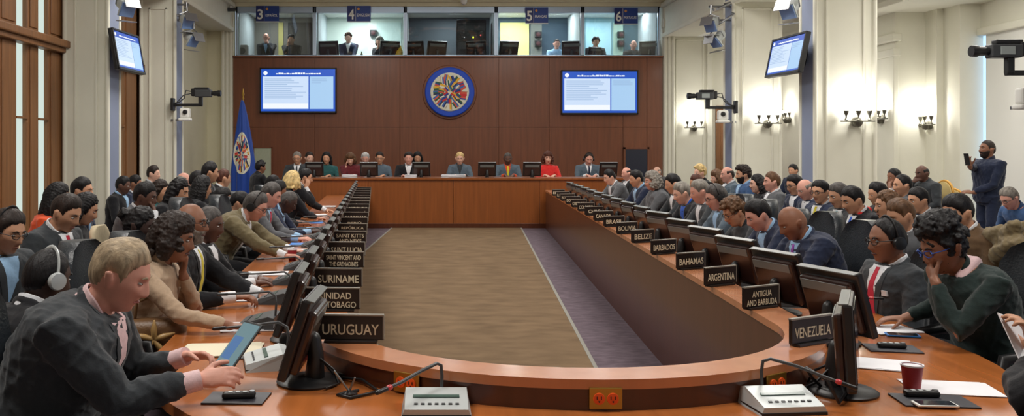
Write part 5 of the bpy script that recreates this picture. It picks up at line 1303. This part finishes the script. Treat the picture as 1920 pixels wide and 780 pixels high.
aud('brown haired person with a pale collar left of the blue flag', 419, 318, 12.2, .4, 'tan', ('short', 'auburn'), ('jacket', 'black'), 'white', None, .2, .15, .2, 0, 2)
aud('dark haired person hunched behind the olive suited man', 416, 353, 10.2, .2, 'brown', ('short', 'black'), ('jacket', 'black'), None, None, .35, .4, 0, 0, 2)
aud('dark haired person in black just in front of the blue flag', 449, 361, 9.45, .1, 'tan', ('short', 'black'), ('jacket', 'black'), 'white', None, .4, .4, 0, 0, 1)
# ---------------------------------------------------------------- delegates on the sconce side, nearest first
person('woman in a dark green sweater with blue glasses and upswept hair', 1768, 416, 4.15, PI+.12, 'brown', ('updo', 'black'), ('sweater', 'darkgreen'), None, None, .40, .40, -.05, 0, 0, True,
       hands={'l': ('mouth',), 'r': ('world', (X(1695, 4.5), 4.5, .75), (-1, .1, -.05), (0, 0, 1), .5)}, glasses='royal', chair_kind=LE, chair_lab='black leather chair behind the woman with blue glasses', build=1.12, scarf='pink')
person('man in a black headset with a moustache, dark suit and crimson tie', 1663, 409, 4.95, PI+.10, 'brown', ('receding', 'black'), ('jacket', 'charcoal'), 'white', 'crimson', .02, .12, 0, 0, 0, hands={'l': ('lap',), 'r': ('lap',)}, glasses=True, phones='black', badge='white', chair_kind=LE, chair_lab='black leather chair behind the man with a crimson tie and headset')
person('bald man in a navy suit and purple tie, head bowed over the desk', 1486, 387, 6.3, PI+.05, 'brown', None, ('jacket', 'navy'), 'ltblue', 'purple', .38, .5, 0, 0, 0, build=1.1, chair_kind=LE, chair_lab='black leather chair behind the bowed bald man')
person('dark haired man in navy bowing beside the bald man', 1422, 377, 7.05, PI+.05, 'pink', ('short', 'black'), ('jacket', 'navy'), 'ltblue', None, .45, .5, 0, 0, 1, chair_kind=LE, chair_lab='black leather chair behind the bowing man in navy')
person('brown haired delegate with glasses bowed behind the BAHAMAS monitor', 1377, 374, 7.8, PI+.1, 'tan', ('curly', 'chestnut'), ('jacket', 'charcoal'), None, None, .45, .5, 0, 0, 1, True, glasses=True, chair_kind=LE, chair_lab='black leather chair behind the bowed delegate with brown hair')
person('man in a pale blue shirt wearing a black headset and glasses', 1343, 347, 8.5, PI+.0, 'pink', ('short', 'darkgrey'), ('jacket', 'bluegrey'), 'ltblue', None, .28, .35, 0, 0, 1, glasses=True, phones='black', chair_kind=LE, chair_lab='black leather chair behind the man in pale blue with a headset')
person('grey haired delegate behind the pale blue shirt', 1312, 338, 9.35, PI, 'pink', ('short', 'grey'), ('jacket', 'charcoal'), 'white', None, .25, .3, 0, 0, 2, chair_kind=LE, chair_lab='black leather chair behind the grey haired delegate')
person('grey haired man in black with a bright blue collar, lit by his screen', 1279, 343, 10.0, PI+.05, 'fair', ('short', 'grey'), ('jacket', 'black'), 'royal', None, .35, .38, 0, 0, 1, chair_kind=LE, chair_lab='black leather chair behind the man with a bright blue collar')
person('dark haired delegate above the blue collared man', 1262, 327, 11.1, PI, 'tan', ('short', 'black'), ('jacket', 'charcoal'), 'white', None, .25, .3, 0, 0, 2)
person('woman with grey bobbed hair in a dark patterned jacket', 1223, 322, 11.9, PI+.1, 'pink', ('bob', 'grey'), ('jacket', 'grey'), None, None, .15, .15, 0, 0, 1, True, chair_kind=LE, chair_lab='black leather chair behind the grey bobbed woman')
person('black haired delegate in navy beside the grey bobbed woman', 1193, 320, 13.0, PI+.1, 'tan', ('short', 'black'), ('jacket', 'navy'), 'ltblue', None, .25, .25, 0, 0, 2, chair_kind=LE, chair_lab='black leather chair behind the black haired delegate in navy')
person('dark haired man in a pale grey suit nearest the dais', 1143, 319, 14.9, PI+.2, 'fair', ('short', 'black'), ('jacket', 'grey'), 'white', None, .38, .35, 0, 0, 1, chair_kind=LE, chair_lab='black leather chair behind the pale grey suit')
aud('balding man in black beyond the black haired delegate', 1175, 313, 16.4, PI+.3, 'pink', ('bald', 'dark'), ('jacket', 'black'), 'white', None, .15, .15, 0, 0, 2)
aud('light bald head beside the dark blue door', 1232, 312, 19.6, PI+.5, 'fair', ('bald', 'grey'), ('jacket', 'black'), 'white', None, .1, .1, 0, 0, 2)
aud('dark haired head low beside the grey bobbed woman', 1247, 333, 13.6, PI, 'tan', ('short', 'black'), ('jacket', 'black'), 'white', None, .2, .2, 0, 0, 2)
person('person in a dark jacket at the near right corner with papers raised', 2035, 445, 2.7, PI-.6, 'tan', ('short', 'dark'), ('jacket', 'black'), 'white', None, .12, .2, 0, 0, 0, build=1.15,
       hands={'l': ('world', (1.90, 2.75, .965), (-.15, .2, 1), (1, -.3, .2), .9, (1, .0, -.6)), 'r': ('rel', (.02, -.32, .66), (1, .2, -.3), (0, 0, 1))}, chair_kind=LE, chair_lab='black leather chair at the near right corner')
# ---------------------------------------------------------------- audience on the sconce side
aud('man in a brown tweed jacket with black hair, nearest the coat', 1796, 366, 6.0, PI+.15, 'tan', ('short', 'black'), ('jacket', 'brown'), 'white', None, .12, .35, 0, 0, 1, chair_kind=BE, chair_lab='beige chair behind the tweed jacket')
aud('brown haired man in a grey suit looking down behind the headset man', 1689, 375, 6.65, PI+.1, 'tan', ('short', 'chestnut'), ('jacket', 'grey'), 'white', None, .2, .4, 0, 0, 1, chair_kind=BE, chair_lab='beige chair behind the brown haired man in grey')
aud('black haired man in a navy suit left of the tweed jacket', 1722, 352, 8.6, PI+.1, 'tan', ('short', 'black'), ('jacket', 'navy'), 'white', None, .1, .2, 0, 0, 1, chair_kind=BE, chair_lab='beige chair behind the navy suit')
aud('woman with long brown hair looking towards the dais', 1664, 358, 7.5, PI-.1, 'tan', ('long', 'chestnut'), ('blouse', 'sand'), None, None, .08, .1, 0, 0, 1, True, chair_kind=BE, chair_lab='beige chair behind the long brown haired woman')
aud('man in black with a bright red scarf and a blue tie', 1599, 351, 8.1, PI+.1, 'tan', ('short', 'black'), ('jacket', 'black'), 'white', 'royal', .2, .35, 0, 0, 1, scarf='red', chair_kind=BE, chair_lab='beige chair behind the red scarf')
aud('grey suited man with a teal tie beside the red scarf', 1573, 344, 8.75, PI+.15, 'tan', ('short', 'darkgrey'), ('jacket', 'charcoal'), 'white', 'teal', .15, .3, 0, 0, 1, chair_kind=BE, chair_lab='beige chair behind the teal tie')
aud('man with black glasses and a yellow tie in the audience row', 1538, 338, 9.4, PI+.3, 'tan', ('short', 'black'), ('jacket', 'navy'), 'white', 'yellow', .1, .15, .2, 0, 1, glasses=True, chair_kind=BE, chair_lab='beige chair behind the yellow tie')
aud('bald pink faced man in navy looking down left of the yellow tie', 1511, 336, 10.1, PI+.15, 'pink', ('bald', 'grey'), ('jacket', 'navy'), 'white', None, .2, .4, 0, 0, 1, chair_kind=BE, chair_lab='beige chair behind the bald man in navy')
aud('dark haired man with glasses and a white tie beside the bald man in navy', 1490, 328, 10.8, PI+.2, 'tan', ('short', 'black'), ('jacket', 'navy'), 'white', 'white', .15, .3, 0, 0, 1, glasses=True, chair_kind=BE, chair_lab='beige chair behind the man with a white tie')
aud('brown haired man in a grey suit sitting upright and looking at the dais', 1447, 323, 11.5, PI-.05, 'pink', ('short', 'chestnut'), ('jacket', 'grey'), 'white', None, .05, .05, 0, 0, 1, chair_kind=BE, chair_lab='beige chair behind the upright man in grey')
aud('woman with long dark hair between the grey and blue suits', 1420, 328, 12.1, PI-.1, 'fair', ('long', 'black'), ('jacket', 'black'), None, None, .08, .1, 0, 0, 1, True, chair_kind=BE, chair_lab='beige chair behind the long dark haired woman')
aud('bearded man with curly brown hair in a bright blue suit', 1393, 311, 12.7, PI+.0, 'tan', ('curly', 'dark'), ('jacket', 'blue'), 'ltblue', None, .05, .08, 0, 0, 1, beard='dark', chair_kind=BE, chair_lab='beige chair behind the bright blue suit')
aud('balding man with dark sides in a blue jacket beside the curly haired man', 1364, 312, 13.4, PI+.0, 'pink', ('bald', 'dark'), ('jacket', 'bluegrey'), 'white', None, .05, .1, 0, 0, 1, chair_kind=BE, chair_lab='beige chair behind the balding man in blue')
aud('woman with light brown hair next to the balding man', 1344, 319, 14.2, PI+.1, 'fair', ('bob', 'chestnut'), ('jacket', 'sand'), None, None, .1, .15, 0, 0, 2, True, chair_kind=BE, chair_lab='beige chair behind the light brown haired woman')
aud('woman with curly blonde hair at the end of the audience row', 1312, 310, 15.0, PI+.2, 'fair', ('curly', 'blond'), ('jacket', 'black'), None, None, .05, .1, 0, 0, 2, True, chair_kind=BE, chair_lab='beige chair behind the curly blonde woman')
aud('dark haired delegate low in front of the curly blonde woman', 1306, 328, 13.0, PI, 'tan', ('short', 'auburn'), ('jacket', 'black'), None, None, .15, .25, 0, 0, 2)
aud('dark haired person seen small against the cream wall by the pier', 1487, 308, 17.2, PI+.5, 'tan', ('short', 'black'), ('jacket', 'navy'), 'white', None, .05, .1, 0, 0, 2)
aud('short black haired person behind the long brown haired woman', 1646, 342, 9.4, PI, 'tan', ('short', 'black'), ('jacket', 'black'), None, None, .15, .25, 0, 0, 2)
aud('man with both hands raised to his face in the side row', 1677, 315, 12.2, PI+.1, 'brown', ('crop', 'black'), ('shirt', 'white'), None, None, .12, .2, 0, 0, 2, hands={'l': ('mouth',), 'r': ('cheek',)})
aud('short haired man in a pale shirt looking towards the dais from the side row', 1692, 327, 10.2, PI-.05, 'tan', ('receding', 'black'), ('shirt', 'grey'), None, None, .05, .1, 0, 0, 1, chair_kind=BE, chair_lab='beige chair behind the short haired man in a pale shirt')
aud('bald man in a dark suit sitting in a gilt chair by the wall', 1729, 309, 13.0, PI+.15, 'dark', ('bald', 'black'), ('jacket', 'charcoal'), 'charcoal', None, .15, .2, .1, 0, 1, hands={'l': ('lap',), 'r': ('mouth',)}, chair_kind=GO, chair_lab='gilt chair under the bald man in a dark suit')
aud('grey haired man with glasses in a blue shirt bending at the right edge', 1893, 353, 9.9, PI+.2, 'pink', ('short', 'grey'), ('shirt', 'blue'), None, None, .5, .5, 0, 0, 1, glasses=True)
person('standing bearded man in a dark blue sweater holding up a phone', 1851, 262, 11.8, PI+.05, 'brown', ('crop', 'dark'), ('sweater', 'navy'), None, None, -.03, -.08, 0, 0, 0, hands={'l': ('rel', (.26, .06, 1.06), (.8, -.5, .1), (.1, .6, .8), .7), 'r': ('world', (X(1818, 11.6), 11.6, Z(312, 11.6)), (-.3, 0, 1), (0, 1, .2), .9)}, beard='dark', pose='stand', build=1.18, trousers='navy')
aud('person at the right edge with clasped hands above a beige chair', 1965, 440, 5.05, PI+.1, 'pink', ('short', 'brown'), ('jacket', 'grey'), 'white', None, .1, .2, 0, 0, 1, chair_kind=BE, chair_lab='beige chair at the right edge')
# ---------------------------------------------------------------- the dais
DF = .32
def dais(lab, px, py, skin, hair, top, shirt=None, tie=None, **k):
    k.setdefault('lod', 2); k.setdefault('pitch', .15); k.setdefault('lean', .08); k.setdefault('D', 19.5); k.setdefault('rz', -PI/2); k.setdefault('size', 1.12)
    D = k.pop('D'); rz = k.pop('rz'); return person(lab, px, py, D, rz, skin, hair, top, shirt, tie, floor=DF, **k)
dais('man with cropped grey hair and glasses at the flag end of the dais', 557, 288, 'tan', ('short', 'grey'), ('jacket', 'charcoal'), 'white', 'charcoal', glasses=True)
dais('dark haired pale man behind the first dais monitor', 580, 288, 'fair', ('short', 'dark'), ('jacket', 'charcoal'), 'ltblue', D=19.9, rz=-PI/2+.4)
dais('woman with long dark hair in a dark green top on the dais', 612, 294, 'tan', ('long', 'black'), ('blouse', 'tealdark'), fem=True)
dais('woman with a grey fringe bowed over papers on the dais', 657, 298, 'fair', ('bob', 'chestnut'), ('jacket', 'maroon'), fem=True, pitch=.45, hands={'r': ('cheek',)})
dais('white haired man behind the second dais monitor', 685, 295, 'pink', ('short', 'white'), ('jacket', 'charcoal'), 'white', pitch=.35, D=20.15)
dais('dark haired delegate in a light blue top beside the white haired man', 712, 292, 'tan', ('short', 'dark'), ('blouse', 'bluegrey'), glasses=True, fem=True)
dais('man in a dark suit with a red badge on the dais', 766, 291, 'pink', ('short', 'dark'), ('jacket', 'black'), 'white', D=19.3, badge='red')
dais('woman with long dark hair leaning in behind the third dais monitor', 783, 285, 'tan', ('long', 'black'), ('jacket', 'black'), None, fem=True, D=20.2, pitch=.3)
dais('blonde woman in a grey patterned jacket chairing from the dais', 862, 290, 'fair', ('short', 'blond'), ('jacket', 'bluegrey'), 'charcoal', fem=True, lod=1, pitch=.25)
dais('man with a yellow and orange scarf between two dais monitors', 952, 292, 'dark', ('crop', 'darkgrey'), ('jacket', 'bluegrey'), 'orange', 'yellow', lod=1, pitch=.3)
dais('woman in a red blouse with short brown hair on the dais', 1027, 293, 'fair', ('bob', 'auburn'), ('blouse', 'red'), None, fem=True, lod=1, lip='red')
dais('balding man wearing a headset in a grey suit at the end of the dais', 1104, 291, 'pink', ('receding', 'dark'), ('jacket', 'bluegrey'), 'white', 'navy', lod=1, pitch=.4, phones='black')
# ---------------------------------------------------------------- interpreters behind the glass
def booth(lab, px, py, skin, hair, top, shirt=None, **k):
    k.setdefault('pitch', .2); k.setdefault('lean', .1); rz = k.pop('rz', -PI/2)
    return person(lab, px, py, D2+1.35, rz, skin, hair, top, shirt, None, floor=3.5, lod=2, legs=False, size=1.15, **k)
booth('bald interpreter in a dark jacket in the booth under sign 3', 499, 62, 'pink', ('bald', 'grey'), ('jacket', 'black'), 'ltblue', hands={'l': ('mouth',)})
booth('dark haired interpreter with a raised arm right of sign 3', 546, 65, 'tan', ('short', 'black'), ('jacket', 'black'), None, hands={'r': ('cheek',)})
booth('interpreter with brown hair in a navy jacket under sign 4', 653, 62, 'fair', ('curly', 'brown'), ('jacket', 'navy'), 'white')
booth('grey haired interpreter in the bright booth beside sign 4', 712, 69, 'fair', ('bob', 'grey'), ('jacket', 'black'), None, hands={'r': ('chin',)}, rz=-PI/2-.5)
booth('interpreter in a light blue shirt under sign 5', 1044, 73, 'pink', ('crop', 'dark'), ('shirt', 'ltblue'), None)
booth('dark haired interpreter in black in the pale blue booth', 1117, 70, 'tan', ('curly', 'dark'), ('jacket', 'black'), None)
booth('balding interpreter in a dark jacket under sign 6', 1188, 76, 'pink', ('bald', 'dark'), ('jacket', 'black'), 'charcoal')
# ---------------------------------------------------------------- empty chairs, coat, held things
BG = 'beige audience chairs'
chair('beige', 'empty beige chair between the headset man and the crimson tie', X(52, 7.0), 7.0, -.1, BG)
chair('beige', 'empty beige chair at the foot of the cream pier', X(190, 8.9)+.1, 8.9, .2, BG)
chair('beige', 'empty beige chair behind the tweed jacket', X(1862, 7.6), 7.6, PI+.2, BG)
chair('beige', 'empty beige chair right of the coat', X(1908, 6.6), 6.75, PI, BG)
chair('beige', 'beige chair under the folded khaki coat', X(1890, 6.0)+.1, 5.95, PI+.1, BG)
chair('gold', 'empty gilt chair beside the standing man', X(1778, 13.1), 13.1, PI+.9, 'gilt side chairs')
g = Geo(); c = Vector(P3(1885, 482, 5.75)); rr = random.Random(5)
for k in range(16):
    a = rr.uniform(-.6, .6); p = V3(rr.uniform(-.05, .12), rr.uniform(-.12, .12), rr.uniform(-.2, .12)); d = V3(.05, .17*math.cos(a), .12*math.sin(a)-.05)
    g.add(tube_geo([p-d, p+V3(-.03, 0, .03), p+d], [.05, .065, .05], 10))
me = evaluated(g.v, g.f, [('REMESH', dict(mode='VOXEL', voxel_size=.009, use_smooth_shade=True)), ('SMOOTH', dict(factor=.5, iterations=6))]); folds(me, .005, 77); folds(me, .003, 78); shade(me, 180)
me.materials.append(cloth_m('khaki')); o = link('folded_coat', me, None, c); tag(o, 'khaki coat bundled over the beige chair at the right', 'coat')
phone('small phone held up by the standing man', X(1813, 11.55), 11.55, Z(299, 11.55), (PI/2-.2, 0, PI/2+.2), .08, .16)
o = MB().box(0, 0, 0, .13, .17, .003).build('raised_document', M_PAPER, None, P3(1912, 640, 2.80), (1.0, .3, .5)); tag(o, 'white paper held up by the person at the near right corner', 'paper')
bpy.data.scenes.remove(TMP)
for o in list(bpy.data.objects):
    if o.users_collection == (): bpy.data.objects.remove(o)
